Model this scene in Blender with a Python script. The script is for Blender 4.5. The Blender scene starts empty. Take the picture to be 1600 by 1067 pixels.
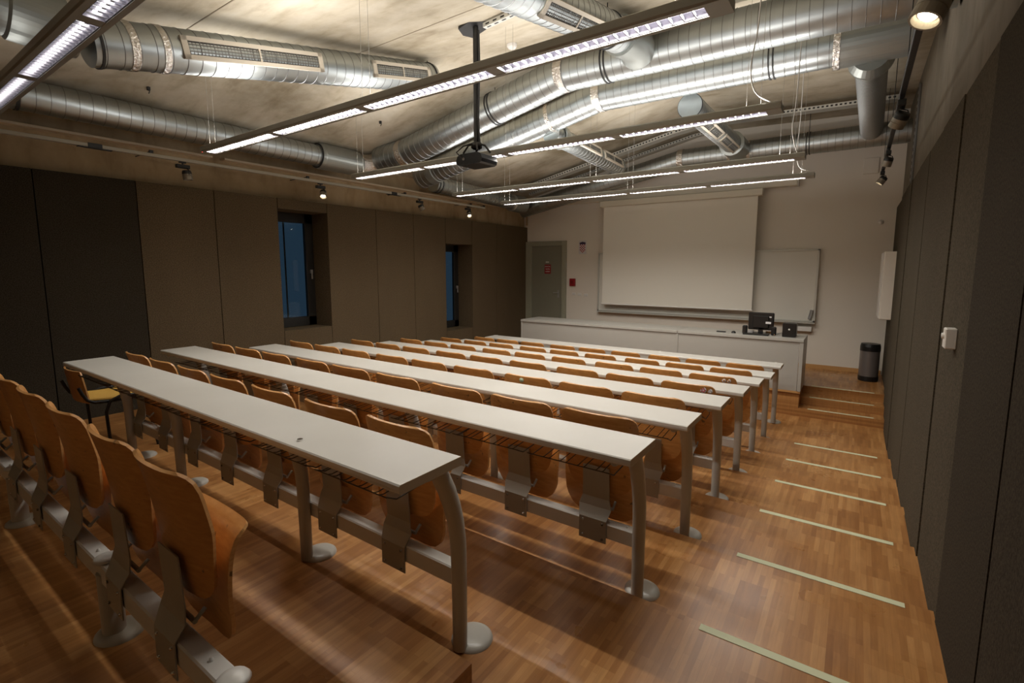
import bpy, math, random
from mathutils import Vector, Matrix
R_ = random.Random(7)
PI = math.pi
C = bpy.context.scene.collection
sc = bpy.context.scene

# ------------------------------------------------------------------ units
S = 0.84                      # one survey unit in metres
ZF = 2.236                    # camera height above the lowest floor, in survey units
def U(x, y, z): return (x * S, y * S, (z + ZF) * S)      # survey -> world metres

# ------------------------------------------------------------------ camera
cam_d = bpy.data.cameras.new('camera')
cam = bpy.data.objects.new('camera', cam_d); C.objects.link(cam)
cam_d.sensor_width = 36.0; cam_d.sensor_fit = 'HORIZONTAL'
cam_d.lens = 766.735 / 1600 * 36
cam_d.shift_y = -22.0 / 1600
cam_d.clip_start = 0.02
cam.location = U(0, 0, 0)
cam.rotation_euler = (PI / 2 - 0.12154, 0, 0.61126)
sc.camera = cam

# ------------------------------------------------------------------ world, exposure
w = bpy.data.worlds.new('dusk'); sc.world = w; w.use_nodes = True
w.node_tree.nodes['Background'].inputs[0].default_value = (0.07, 0.14, 0.22, 1)
w.node_tree.nodes['Background'].inputs[1].default_value = 0.22
sc.view_settings.view_transform = 'Standard'
sc.view_settings.look = 'None'
sc.view_settings.gamma = 1.0
sc.view_settings.use_curve_mapping = False
sc.view_settings.exposure = 0.0
P_DOWN = 9.8      # watts of one lamp bay, downwards
P_UP = 6.8         # watts of one lamp bay, upwards
P_SPOT = 4.0

# ------------------------------------------------------------------ materials
def new_mat(name, color=(0.5, 0.5, 0.5), rough=0.5, metal=0.0, spec=0.5):
    m = bpy.data.materials.new(name); m.use_nodes = True
    b = m.node_tree.nodes['Principled BSDF']
    b.inputs['Base Color'].default_value = (*color, 1)
    b.inputs['Roughness'].default_value = rough
    b.inputs['Metallic'].default_value = metal
    b.inputs['Specular IOR Level'].default_value = spec
    return m
def N(m, t, **kw):
    n = m.node_tree.nodes.new(t)
    for k, v in kw.items(): setattr(n, k, v)
    return n
def L(m, a, b): m.node_tree.links.new(a, b)
def bsdf(m): return m.node_tree.nodes['Principled BSDF']
def coords(m, scale=(1, 1, 1), rot=(0, 0, 0), kind='Object'):
    tc = N(m, 'ShaderNodeTexCoord'); mp = N(m, 'ShaderNodeMapping')
    mp.inputs['Scale'].default_value = scale; mp.inputs['Rotation'].default_value = rot
    L(m, tc.outputs[kind], mp.inputs['Vector']); return mp.outputs['Vector']
def ramp(m, fac, stops):
    r = N(m, 'ShaderNodeValToRGB'); e = r.color_ramp.elements
    while len(e) < len(stops): e.new(0.5)
    for i, (p, c) in enumerate(stops):
        e[i].position = p; e[i].color = (*c, 1)
    L(m, fac, r.inputs[0]); return r.outputs[0]
def noise(m, vec, scale, detail=4, rough=0.55):
    n = N(m, 'ShaderNodeTexNoise'); n.inputs['Scale'].default_value = scale
    n.inputs['Detail'].default_value = detail; n.inputs['Roughness'].default_value = rough
    if vec is not None: L(m, vec, n.inputs['Vector'])
    return n.outputs['Fac']
def bump(m, h, strength=0.2, dist=0.01):
    b = N(m, 'ShaderNodeBump'); b.inputs['Strength'].default_value = strength
    b.inputs['Distance'].default_value = dist
    L(m, h, b.inputs['Height']); L(m, b.outputs[0], bsdf(m).inputs['Normal'])
def mix(m, fac, a, b, mode='MIX'):
    x = N(m, 'ShaderNodeMix', data_type='RGBA', blend_type=mode)
    if isinstance(fac, float): x.inputs[0].default_value = fac
    else: L(m, fac, x.inputs[0])
    for s, v in ((x.inputs[6], a), (x.inputs[7], b)):
        if isinstance(v, tuple): s.default_value = (*v, 1)
        else: L(m, v, s)
    return x.outputs[2]

def parquet(name, rot):
    m = new_mat(name, rough=0.3, spec=0.5)
    v = coords(m, rot=rot)
    br = N(m, 'ShaderNodeTexBrick'); br.offset = 0.37; br.offset_frequency = 2
    br.inputs['Color1'].default_value = (0.0, 0.0, 0.0, 1); br.inputs['Color2'].default_value = (1, 1, 1, 1)
    br.inputs['Mortar'].default_value = (0.2, 0.2, 0.2, 1)
    br.inputs['Scale'].default_value = 1.0; br.inputs['Mortar Size'].default_value = 0.0008
    br.inputs['Mortar Smooth'].default_value = 0.3; br.inputs['Bias'].default_value = 0.0
    br.inputs['Brick Width'].default_value = 0.27; br.inputs['Row Height'].default_value = 0.024
    L(m, v, br.inputs['Vector'])
    b2 = N(m, 'ShaderNodeTexBrick'); b2.offset = 0.5
    b2.inputs['Color1'].default_value = (0, 0, 0, 1); b2.inputs['Color2'].default_value = (1, 1, 1, 1)
    b2.inputs['Mortar'].default_value = (0.5, 0.5, 0.5, 1)
    b2.inputs['Mortar Size'].default_value = 0.0; b2.inputs['Brick Width'].default_value = 0.27
    b2.inputs['Row Height'].default_value = 0.12; b2.inputs['Scale'].default_value = 1.0
    L(m, v, b2.inputs['Vector'])
    fac = mix(m, 0.5, br.outputs[0], b2.outputs[0])
    col = ramp(m, fac, [(0.0, (0.30, 0.125, 0.036)), (0.45, (0.42, 0.195, 0.062)), (1.0, (0.57, 0.30, 0.11))])
    g = noise(m, coords(m, scale=(70, 6, 70) if rot[2] else (70, 70, 6)), 1.0, 5)
    col = mix(m, 0.30, col, ramp(m, g, [(0.3, (0.35, 0.3, 0.25)), (0.7, (1, 1, 1))]), 'MULTIPLY')
    L(m, col, bsdf(m).inputs['Base Color'])
    L(m, ramp(m, noise(m, coords(m), 3.0), [(0.3, (0.26,) * 3), (0.8, (0.42,) * 3)]), bsdf(m).inputs['Roughness'])
    return m
M_FLOOR = parquet('parquet', (0, 0, PI / 2))
M_RISER = parquet('parquet_riser', (PI / 2, PI / 2, 0))

def concrete(name, c0, c1, c2, sc_=0.9):
    m = new_mat(name, rough=0.75, spec=0.3)
    v = coords(m)
    n1 = noise(m, v, sc_, 8, 0.62); n2 = noise(m, coords(m, scale=(1, 3, 1)), 2.3, 6, 0.6)
    c = ramp(m, n1, [(0.32, c0), (0.5, c1), (0.68, c2)])
    c = mix(m, 0.55, c, ramp(m, n2, [(0.30, (0.52, 0.45, 0.34)), (0.46, (0.9, 0.87, 0.8)), (0.62, (1, 1, 1))]), 'MULTIPLY')
    L(m, c, bsdf(m).inputs['Base Color'])
    bump(m, noise(m, v, 25, 4), 0.08, 0.01)
    return m
M_CEIL = concrete('ceiling_concrete', (0.28, 0.235, 0.16), (0.52, 0.465, 0.365), (0.68, 0.63, 0.52))
M_WALLC = concrete('wall_concrete', (0.34, 0.255, 0.155), (0.45, 0.345, 0.215), (0.55, 0.435, 0.285), 1.3)

def panel(name, c):
    m = new_mat(name, rough=0.95, spec=0.1)
    n = noise(m, coords(m, scale=(1, 1, 0.8)), 130, 3, 0.7)
    n2 = noise(m, coords(m, scale=(1, 1, 0.3)), 1.5, 4)
    col = ramp(m, n, [(0.3, tuple(x * 0.45 for x in c)), (0.7, tuple(x * 1.5 for x in c))])
    col = mix(m, 0.35, col, ramp(m, n2, [(0.3, (0.6, 0.6, 0.6)), (0.7, (1, 1, 1))]), 'MULTIPLY')
    L(m, col, bsdf(m).inputs['Base Color'])
    bump(m, n, 0.5, 0.004); return m
M_PANEL = panel('wood_wool_panel', (0.135, 0.10, 0.06))
M_PANELD = panel('wood_wool_panel_dark', (0.050, 0.041, 0.029))  # darker panel tone, deepened further in the colour to imitate vignetting

M_WHITEWALL = new_mat('white_plaster', (0.80, 0.745, 0.66), 0.85, spec=0.2)
bump(M_WHITEWALL, noise(M_WHITEWALL, coords(M_WHITEWALL), 60, 3), 0.05, 0.003)
M_LAMINATE = new_mat('white_laminate', (0.80, 0.775, 0.73), 0.32)
L(M_LAMINATE, ramp(M_LAMINATE, noise(M_LAMINATE, coords(M_LAMINATE), 2.0), [(0.3, (0.54, 0.52, 0.475)), (0.7, (0.595, 0.575, 0.53))]), bsdf(M_LAMINATE).inputs['Base Color'])
M_COUNTER = new_mat('counter_laminate', (0.40, 0.385, 0.35), 0.38)
M_EDGE = new_mat('beige_edging', (0.52, 0.42, 0.29), 0.5)
M_GREYPAINT = new_mat('grey_painted_steel', (0.47, 0.455, 0.41), 0.3, 0.0)
M_PLATE = new_mat('bare_grey_plate', (0.36, 0.35, 0.31), 0.35, 0.15)
M_BEAM = new_mat('silver_painted_beam', (0.66, 0.65, 0.62), 0.3, 0.0)
M_CHROME = new_mat('chrome', (0.75, 0.75, 0.75), 0.15, 1.0)
M_WIRE = new_mat('dark_wire', (0.10, 0.09, 0.08), 0.4, 0.7)

def plywood(name, c0, c1, c2):
    m = new_mat(name, rough=0.32, spec=0.5)
    v = coords(m, scale=(3, 3, 14))
    n = noise(m, v, 5, 6, 0.6)
    oi = N(m, 'ShaderNodeObjectInfo')
    c = ramp(m, n, [(0.25, c0), (0.5, c1), (0.75, c2)])
    sh = ramp(m, oi.outputs['Random'], [(0.0, (0.82, 0.76, 0.68)), (1.0, (1.0, 1.0, 1.0))])
    c = mix(m, 1.0, c, sh, 'MULTIPLY')
    # ink scribbles and wear, different on every seat
    ad = N(m, 'ShaderNodeVectorMath', operation='ADD'); tc = N(m, 'ShaderNodeTexCoord')
    cmb = N(m, 'ShaderNodeCombineXYZ'); ml = N(m, 'ShaderNodeMath', operation='MULTIPLY'); ml.inputs[1].default_value = 40
    L(m, oi.outputs['Random'], ml.inputs[0]); L(m, ml.outputs[0], cmb.inputs[0]); L(m, tc.outputs['Object'], ad.inputs[0]); L(m, cmb.outputs[0], ad.inputs[1])
    s = noise(m, ad.outputs[0], 26, 3, 0.5)
    st = ramp(m, s, [(0.68, (0, 0, 0)), (0.74, (1, 1, 1))])
    c = mix(m, st, c, (0.16, 0.085, 0.035))
    L(m, c, bsdf(m).inputs['Base Color'])
    return m
M_PLY = plywood('varnished_plywood', (0.50, 0.225, 0.060), (0.60, 0.29, 0.085), (0.70, 0.37, 0.125))
M_PLYEDGE = plywood('plywood_edge', (0.55, 0.26, 0.08), (0.66, 0.35, 0.13), (0.74, 0.43, 0.18))
M_WOODTRIM = new_mat('light_wood_trim', (0.55, 0.30, 0.11), 0.4)

def galvanised(name, c=(0.60, 0.61, 0.59), r=0.27):
    m = new_mat(name, c, r, 1.0)
    v = coords(m, scale=(1, 1, 3))
    n = noise(m, v, 2.2, 3)
    L(m, ramp(m, n, [(0.3, tuple(x * 0.88 for x in c)), (0.7, c)]), bsdf(m).inputs['Base Color'])
    L(m, ramp(m, n, [(0.3, (r - 0.02,) * 3), (0.7, (r + 0.05,) * 3)]), bsdf(m).inputs['Roughness'])
    return m
M_DUCT = galvanised('galvanised_duct', (0.50, 0.54, 0.545), 0.37)
M_SEAM = new_mat('duct_seam', (0.30, 0.305, 0.305), 0.40, 0.9)
M_SILENCER = new_mat('grey_silencer', (0.36, 0.38, 0.36), 0.38, 0.75)
M_TAPE = new_mat('aluminium_tape', (0.80, 0.77, 0.72), 0.2, 1.0)
bump(M_TAPE, noise(M_TAPE, coords(M_TAPE), 45, 4), 0.9, 0.02)
M_RUBBER = new_mat('black_rubber', (0.03, 0.03, 0.03), 0.6)
M_GRILLE = new_mat('cream_grille', (0.62, 0.56, 0.46), 0.45)
M_SLAT = new_mat('grille_slats', (0.16, 0.15, 0.13), 0.5)
M_GRILLEDARK = new_mat('grille_shadow_box', (0.06, 0.055, 0.05), 0.7)
M_HOUSING = new_mat('lamp_housing_grey', (0.33, 0.325, 0.29), 0.42, 0.3)
M_BLACK = new_mat('black_plastic', (0.010, 0.010, 0.010), 0.35)
M_BLACKM = new_mat('black_metal', (0.014, 0.014, 0.014), 0.45, 0.0)
M_SPOTGREY = new_mat('spotlight_grey', (0.30, 0.27, 0.22), 0.4, 0.3)
M_DOOR = new_mat('grey_green_door', (0.24, 0.235, 0.18), 0.5)
M_DOORFR = new_mat('grey_green_frame', (0.34, 0.34, 0.26), 0.5)
M_WINFR = new_mat('dark_window_frame', (0.018, 0.017, 0.015), 0.5)
M_SCREEN = new_mat('projection_fabric', (0.86, 0.825, 0.74), 0.9, spec=0.1)
M_CASE = new_mat('cream_case', (0.68, 0.62, 0.50), 0.4)
M_BOARD = new_mat('white_board', (0.78, 0.76, 0.69), 0.22)
M_ALU = new_mat('aluminium', (0.66, 0.66, 0.61), 0.35, 0.35)
M_STRIP = new_mat('glow_strip', (0.66, 0.68, 0.46), 0.6)
M_WHITEP = new_mat('white_plastic', (0.78, 0.76, 0.72), 0.4)
M_CABLE = new_mat('white_cable', (0.55, 0.53, 0.49), 0.5)
M_THREAD = new_mat('steel_thread', (0.42, 0.40, 0.36), 0.5, 0.5)
M_RED = new_mat('red_plastic', (0.30, 0.012, 0.016), 0.4)
M_GREYP = new_mat('grey_plastic', (0.30, 0.29, 0.28), 0.4)
M_BIN = new_mat('brushed_grey_bin', (0.22, 0.20, 0.195), 0.38, 0.5)
M_PAPER = new_mat('paper', (0.70, 0.68, 0.68), 0.8)
M_YELLOW = new_mat('yellow_seat_ply', (0.80, 0.50, 0.12), 0.35)
def emis(name, col, st):
    m = new_mat(name, (0.8, 0.8, 0.8)); b = bsdf(m)
    b.inputs['Emission Color'].default_value = (*col, 1); b.inputs['Emission Strength'].default_value = st
    return m
M_TUBE = emis('fluorescent_tube', (0.93, 0.90, 1.0), 3.0)
M_SPOTON = emis('halogen_lens', (1.0, 0.86, 0.62), 14.0)
M_LED = emis('standby_light', (1.0, 0.5, 0.15), 3.0)
M_LEDR = emis('red_standby_light', (1.0, 0.05, 0.03), 3.0)
M_LOUVRE = new_mat('mirror_louvre', (0.30, 0.29, 0.33), 0.45, 0.4)
mg = bpy.data.materials.new('window_glass'); mg.use_nodes = True
_b = mg.node_tree.nodes['Principled BSDF']; _b.inputs['Transmission Weight'].default_value = 1.0
_b.inputs['Roughness'].default_value = 0.02; _b.inputs['Base Color'].default_value = (0.75, 0.85, 0.9, 1); _b.inputs['IOR'].default_value = 1.3
M_GLASS = mg

# ------------------------------------------------------------------ mesh helpers
class MB:
    """Collects shapes (metres, local to the thing) and links them as one mesh object."""
    def __init__(s): s.v = []; s.f = []; s.sm = []; s.mi = []; s.cur = 0
    def mat(s, i): s.cur = i; return s
    def add(s, vs, fs, smooth=False):
        o = len(s.v); s.v += [tuple(v) for v in vs]
        for f in fs:
            s.f.append(tuple(i + o for i in f)); s.sm.append(smooth); s.mi.append(s.cur)
        return s
    def box(s, x0, x1, y0, y1, z0, z1, b=0.0):
        if x0 > x1: x0, x1 = x1, x0
        if y0 > y1: y0, y1 = y1, y0
        if z0 > z1: z0, z1 = z1, z0
        if b <= 0:
            vs = [(x, y, z) for z in (z0, z1) for y in (y0, y1) for x in (x0, x1)]
            return s.add(vs, [(0, 2, 3, 1), (4, 5, 7, 6), (0, 1, 5, 4), (2, 6, 7, 3), (0, 4, 6, 2), (1, 3, 7, 5)])
        b = min(b, (x1 - x0) / 2.01, (y1 - y0) / 2.01, (z1 - z0) / 2.01)
        vs = []; idx = {}
        for a in range(3):
            for sx in (0, 1):
                for sy in (0, 1):
                    for sz in (0, 1):
                        p = [(x0, x1)[sx], (y0, y1)[sy], (z0, z1)[sz]]
                        for k in range(3):
                            if k != a: p[k] += (b, -b)[(sx, sy, sz)[k]]
                        idx[a, sx, sy, sz] = len(vs); vs.append(p)
        fs = []
        for a in range(3):
            o = [k for k in range(3) if k != a]
            for d in (0, 1):
                q = []
                for (i, j) in ((0, 0), (1, 0), (1, 1), (0, 1)):
                    k = [0, 0, 0]; k[a] = d; k[o[0]] = i; k[o[1]] = j; q.append(idx[(a, *k)])
                fs.append(q)
        for a in range(3):                       # bevelled edges along axis a
            o = [k for k in range(3) if k != a]
            for i in (0, 1):
                for j in (0, 1):
                    k0 = [0, 0, 0]; k1 = [0, 0, 0]; k1[a] = 1
                    for k in (k0, k1): k[o[0]] = i; k[o[1]] = j
                    fs.append([idx[(o[0], *k0)], idx[(o[0], *k1)], idx[(o[1], *k1)], idx[(o[1], *k0)]])
        for sx in (0, 1):
            for sy in (0, 1):
                for sz in (0, 1): fs.append([idx[a, sx, sy, sz] for a in range(3)])
        return s.add(vs, fs)
    def tube(s, pts, r, n=12, caps=True, smooth=True, rads=None):
        pts = [Vector(p) for p in pts]; vs = []; fs = []
        up = None
        for i, p in enumerate(pts):
            if i == 0: t = pts[1] - pts[0]
            elif i == len(pts) - 1: t = pts[-1] - pts[-2]
            else: t = (pts[i + 1] - p).normalized() + (p - pts[i - 1]).normalized()
            t.normalize()
            if up is None:
                a = Vector((0, 0, 1)) if abs(t.z) < 0.9 else Vector((1, 0, 0))
                up = (a - t * a.dot(t)).normalized()
            else: up = (up - t * up.dot(t)).normalized()
            q = t.cross(up); rr = rads[i] if rads else r
            for k in range(n):
                an = 2 * PI * k / n; vs.append(p + (up * math.cos(an) + q * math.sin(an)) * rr)
        for i in range(len(pts) - 1):
            for k in range(n):
                k2 = (k + 1) % n; fs.append((i * n + k, i * n + k2, (i + 1) * n + k2, (i + 1) * n + k))
        s.add(vs, fs, smooth)
        if caps:
            s.add(vs[:n], [tuple(range(n - 1, -1, -1))]); s.add(vs[-n:], [tuple(range(n))])
        return s
    def cyl(s, p0, p1, r, n=16, r2=None):
        return s.tube([p0, p1], r, n, rads=[r, r2 if r2 is not None else r])
    def lathe(s, prof, n=24, c=(0, 0, 0), axis='z', smooth=True):
        vs = []; fs = []
        for (r, h) in prof:
            for k in range(n):
                a = 2 * PI * k / n; x, y = r * math.cos(a), r * math.sin(a)
                p = (x, y, h) if axis == 'z' else ((x, h, y) if axis == 'y' else (h, x, y))
                vs.append((p[0] + c[0], p[1] + c[1], p[2] + c[2]))
        for i in range(len(prof) - 1):
            for k in range(n):
                k2 = (k + 1) % n; fs.append((i * n + k, i * n + k2, (i + 1) * n + k2, (i + 1) * n + k))
        return s.add(vs, fs, smooth)
    def prism(s, poly, a0, a1, axis='x'):
        """polygon in the two other axes, extruded along axis"""
        n = len(poly)
        def P(a, u, v): return {'x': (a, u, v), 'y': (u, a, v), 'z': (u, v, a)}[axis]
        vs = [P(a0, *p) for p in poly] + [P(a1, *p) for p in poly]
        fs = [tuple(range(n)), tuple(range(2 * n - 1, n - 1, -1))]
        fs += [(i, n + i, n + (i + 1) % n, (i + 1) % n) for i in range(n)]
        return s.add(vs, fs)
    def mesh(s, name, mats):
        me = bpy.data.meshes.new(name); me.from_pydata(s.v, [], s.f)
        for m in (mats if isinstance(mats, (list, tuple)) else [mats]): me.materials.append(m)
        me.polygons.foreach_set('use_smooth', s.sm); me.polygons.foreach_set('material_index', s.mi)
        me.update()
        import bmesh
        bm = bmesh.new(); bm.from_mesh(me); bmesh.ops.recalc_face_normals(bm, faces=bm.faces); bm.to_mesh(me); bm.free()
        return me
    def obj(s, name, mats, parent=None, loc=(0, 0, 0), label=None):
        o = bpy.data.objects.new(name, s.mesh(name, mats)); C.objects.link(o)
        o.location = loc
        if parent is not None: o.parent = parent
        if label: o['label'] = label
        return o
def tag(o, label, cat, group=None):
    o['label'] = label; o['category'] = cat
    if group: o['group'] = group
    return o
def thing(name, label, cat, loc, group=None, rotz=0.0):
    o = bpy.data.objects.new(name, None); C.objects.link(o); o.empty_display_size = 0.05
    o.location = loc; o.rotation_euler = (0, 0, rotz)
    return tag(o, label, cat, group)
def struct(name, mb, mats):
    o = mb.obj(name, mats); o['kind'] = 'structure'; return o
def copy_tree(o, parent=None):
    c = o.copy(); C.objects.link(c); c.parent = parent
    for ch in list(o.children): copy_tree(ch, c)
    return c
def ub(mb, x0, x1, y0, y1, z0, z1, b=0.0):         # a box in survey units, world frame
    a = U(x0, y0, z0); c = U(x1, y1, z1)
    return mb.box(a[0], c[0], a[1], c[1], a[2], c[2], b)

ORD = ['first', 'second', 'third', 'fourth', 'fifth', 'sixth', 'seventh', 'eighth', 'ninth', 'tenth']
XL, XR = -6.95, 0.44          # panel faces
XLC, XRC = -7.05, 0.52        # concrete faces above the panels
YB, YF = -1.3, 10.6           # back and front wall
PT = 1.0                      # top of the panels
def floor_z(k): return -1.592 - 0.092 * (k + 1)      # terrace level under row k (-1 .. 6)
def riser_y(k): return 1.388 + 0.9 * k               # edge between terraces k-1 and k
STAGE = -1.865; YS = 8.4

# ------------------------------------------------------------------ floor
def build_floor():
    f = MB()
    X0, X1 = -7.3, 0.55
    def top(x0, x1, y0, y1, z):
        a, b = U(x0, y0, z), U(x1, y1, z); f.mat(0)
        f.add([(a[0], a[1], a[2]), (b[0], a[1], a[2]), (b[0], b[1], a[2]), (a[0], b[1], a[2])], [(0, 1, 2, 3)])
    def riser(x0, x1, y, z0, z1):
        a, b = U(x0, y, z0), U(x1, y, z1); f.mat(1)
        f.add([(a[0], a[1], a[2]), (b[0], a[1], a[2]), (b[0], a[1], b[2]), (a[0], a[1], b[2])], [(0, 1, 2, 3)])
    XP = -1.172
    top(X0, XP, YB - 0.2, riser_y(0), floor_z(-1)); riser(X0, XP, riser_y(0), floor_z(0), floor_z(-1))
    a, b = U(XP, YB - 0.2, floor_z(0)), U(XP, riser_y(0), floor_z(-1)); f.mat(1)
    f.add([(a[0], a[1], a[2]), (a[0], b[1], a[2]), (a[0], b[1], b[2]), (a[0], a[1], b[2])], [(0, 1, 2, 3)])
    top(XP, X1, YB - 0.2, riser_y(0), floor_z(0)); top(X0, X1, riser_y(0), riser_y(1), floor_z(0))
    for k in range(1, 7):
        riser(X0, X1, riser_y(k), floor_z(k), floor_z(k - 1))
        top(X0, X1, riser_y(k), riser_y(k + 1) if k < 6 else YS, floor_z(k))
    XS = -0.60
    riser(X0, XS, YS, floor_z(6), STAGE); top(X0, XS, YS, YF + 0.1, STAGE)
    h = (STAGE - floor_z(6)) / 3
    ys = [YS, YS + 0.265, YS + 0.53]
    for i in range(3):
        riser(XS, X1, ys[i], floor_z(6) + h * i, floor_z(6) + h * (i + 1))
        top(XS, X1, ys[i], ys[i + 1] if i < 2 else YF + 0.1, floor_z(6) + h * (i + 1))
    a, b = U(XS, YS, floor_z(6)), U(XS, YS + 0.53, STAGE); f.mat(1)
    f.add([(a[0], a[1], a[2]), (a[0], b[1], a[2]), (a[0], b[1], b[2]), (a[0], a[1], b[2])], [(0, 1, 2, 3)])
    struct('floor', f, [M_FLOOR, M_RISER])
    # light wooden nosing along the stage edge under the counter
    t = MB(); ub(t, -5.9, XS + 0.01, YS - 0.02, YS + 0.05, STAGE - 0.02, STAGE + 0.012); struct('trim_1', t, M_WOODTRIM)
    return ys, h
stair_ys, stair_h = build_floor()

# ------------------------------------------------------------------ ceiling (folded concrete: two slopes and a hip at the back)
RX, RZ = -2.54, 2.67; SL = 0.22
def Lz(x): return RZ + SL * (x - RX)
YH = 5.955                                  # hip meets the ridge
SN = 0.20
def Nz(y): return RZ + SN * (y - YH)
def Cz(x): return RZ - 0.03 * (x - RX)
XA, XB = -7.45, 0.9
def hip_y(x): return YH + (x - RX) * SL / SN
def crz_y(x): return YH + (Cz(x) - RZ) / SN
def ceil_z(x, y):
    return min(Lz(x), Nz(y), Cz(x))
cb = MB()
A0 = U(XA, YB - .3, Nz(YB - .3)); A1 = U(XB, YB - .3, Nz(YB - .3)); A2 = U(XB, crz_y(XB), Cz(XB)); A3 = U(RX, YH, RZ); A4 = U(XA, hip_y(XA), Lz(XA))
B1 = U(XB, YF + .3, Cz(XB)); B2 = U(RX, YF + .3, RZ); B3 = U(XA, YF + .3, Lz(XA))
vs = [A0, A1, A2, A3, A4, B1, B2, B3]
n = len(vs); vs2 = [(v[0], v[1], v[2] + 0.2) for v in vs]
cb.add(vs + vs2, [(0, 4, 3, 2, 1), (4, 7, 6, 3), (3, 6, 5, 2), (n, n + 1, n + 2, n + 3, n + 4), (n + 4, n + 3, n + 6, n + 7), (n + 3, n + 2, n + 5, n + 6)])
struct('ceiling', cb, M_CEIL)
# narrow pour joint in the rear slope
jb = MB()
for yj in (3.45, 1.9):
    a = U(-4.6, yj, Nz(yj)); b = U(0.5, yj, Nz(yj))
    jb.box(a[0], b[0], a[1] - 0.003, a[1] + 0.003, a[2] - 0.004, a[2] + 0.002)
struct('trim_2', jb, new_mat('joint', (0.36, 0.31, 0.23), 0.9))

# ------------------------------------------------------------------ walls
W1 = (4.0, 4.814, -0.945, 0.853); W2 = (7.55, 8.40, -1.325, 0.49); XW = -7.36
def wall_left():
    z0 = -2.4; wb = MB()
    # concrete above the panels, following the roof line
    def tz(y): return max(0.9, ceil_z(XLC, y) + 0.06)
    ys = [YB, 0, hip_y(XLC), 3, 6, 9, YF + 0.1]
    for a, b in zip(ys[:-1], ys[1:]):
        p = [U(XLC, a, PT - 0.06), U(XLC, b, PT - 0.06), U(XLC, b, tz(b)), U(XLC, a, tz(a))]
        wb.add(p, [(0, 1, 2, 3)])
    wb.mat(1)
    seams = [YB, -0.35, 0.52, 1.41, 2.29, 3.14, 4.0, 4.814, 5.78, 6.67, 7.55, 8.40, 9.3, YF + 0.1]
    g = 0.005
    for a, b in zip(seams[:-1], seams[1:]):
        if (a, b) == (4.0, 4.814):
            ub(wb, XW - 0.1, XL, a + g, b - g, z0, W1[2]); ub(wb, XW - 0.1, XL, a + g, b - g, W1[3], PT)
        elif (a, b) == (7.55, 8.40):
            ub(wb, XW - 0.1, XL, a + g, b - g, z0, W2[2]); ub(wb, XW - 0.1, XL, a + g, b - g, W2[3], PT)
        else:
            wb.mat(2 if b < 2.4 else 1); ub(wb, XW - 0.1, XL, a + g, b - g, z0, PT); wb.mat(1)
    struct('wall_left', wb, [M_WALLC, M_PANEL, M_PANELD])
    # window reveals
    for i, Wn in enumerate((W1, W2)):
        r = MB(); y0, y1, a, b = Wn
        fw = 0.10
        x0, x1 = XW - 0.07, XW
        ub(r, x0, x1, y0, y1, a, a + 0.15, 0.004); ub(r, x0, x1, y0, y1, b - 0.15, b, 0.004)
        ub(r, x0, x1, y0, y0 + fw, a, b, 0.004); ub(r, x0, x1, y1 - 0.14, y1, a, b, 0.004)
        fr = r.obj('window_%d' % (i + 1), M_WINFR); fr['kind'] = 'structure'
        q = MB(); ub(q, x0 + 0.02, x0 + 0.035, y0 + fw, y1 - 0.14, a + 0.15, b - 0.15); q.obj('pane', M_GLASS, fr)
        q = MB(); ym = y0 + (y1 - y0) * 0.42; ub(q, x0 + 0.01, x0 + 0.018, ym - 0.012, ym + 0.012, a + 0.15, b - 0.15); q.obj('outer_guide_rail', M_WINFR, fr)
        q = MB(); zc = (a + b) / 2 - 0.02; ub(q, XW, XW + 0.04, y1 - 0.085, y1 - 0.055, zc - 0.03, zc + 0.03, 0.002)
        ub(q, XW + 0.025, XW + 0.045, y1 - 0.08, y1 - 0.06, zc - 0.12, zc, 0.003); q.obj('handle', M_GREYP, fr, label='grey window handle')
        if i == 0:
            rv = MB(); g2 = 0.02
            ub(rv, XW - 0.05, XL - 0.01, y0 - 0.02, y0 + 0.006, a, b)
wall_left()

def wall_right():
    wb = MB()
    p = lambda y, z: U(XRC, y, z)
    ys = [YB, 0, 3, crz_y(XRC), 7.5, YF + 0.1]
    for a, b in zip(ys[:-1], ys[1:]):
        wb.add([p(a, PT - 0.06), p(b, PT - 0.06), p(b, ceil_z(XRC, b) + 0.06), p(a, max(PT, ceil_z(XRC, a) + 0.06))], [(0, 1, 2, 3)])
    wb.mat(1)
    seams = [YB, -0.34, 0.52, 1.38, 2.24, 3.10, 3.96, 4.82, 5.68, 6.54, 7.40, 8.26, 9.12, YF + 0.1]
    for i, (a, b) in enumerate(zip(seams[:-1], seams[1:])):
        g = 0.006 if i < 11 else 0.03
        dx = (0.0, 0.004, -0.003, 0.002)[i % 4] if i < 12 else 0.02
        wb.mat(2 if a > 3.0 else 1); ub(wb, XR + dx, XRC + 0.1, a + g, b - g, -2.4, PT)  # panel tone steps at a seam; vignette fall-off also put into both colours
    struct('wall_right', wb, [concrete('right_wall_concrete_vignetted', (0.13, 0.11, 0.08), (0.17, 0.145, 0.11), (0.21, 0.18, 0.14), 1.3), M_PANELD, panel('wood_wool_panel_mid', (0.085, 0.071, 0.050))])  # concrete here is a darkened copy, with vignette shade painted into its colour
wall_right()
wb = MB(); ub(wb, -7.5, 0.9, YF, YF + 0.15, -2.3, 3.0); struct('wall_front', wb, M_WHITEWALL)
wb = MB(); ub(wb, -7.5, 0.9, YB - 0.15, YB, -2.3, 3.0); struct('wall_back', wb, M_WALLC)
wb = MB(); ub(wb, -5.75, XR, YF - 0.015, YF, STAGE, STAGE + 0.075); struct('baseboard_front', wb, M_WOODTRIM)
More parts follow.
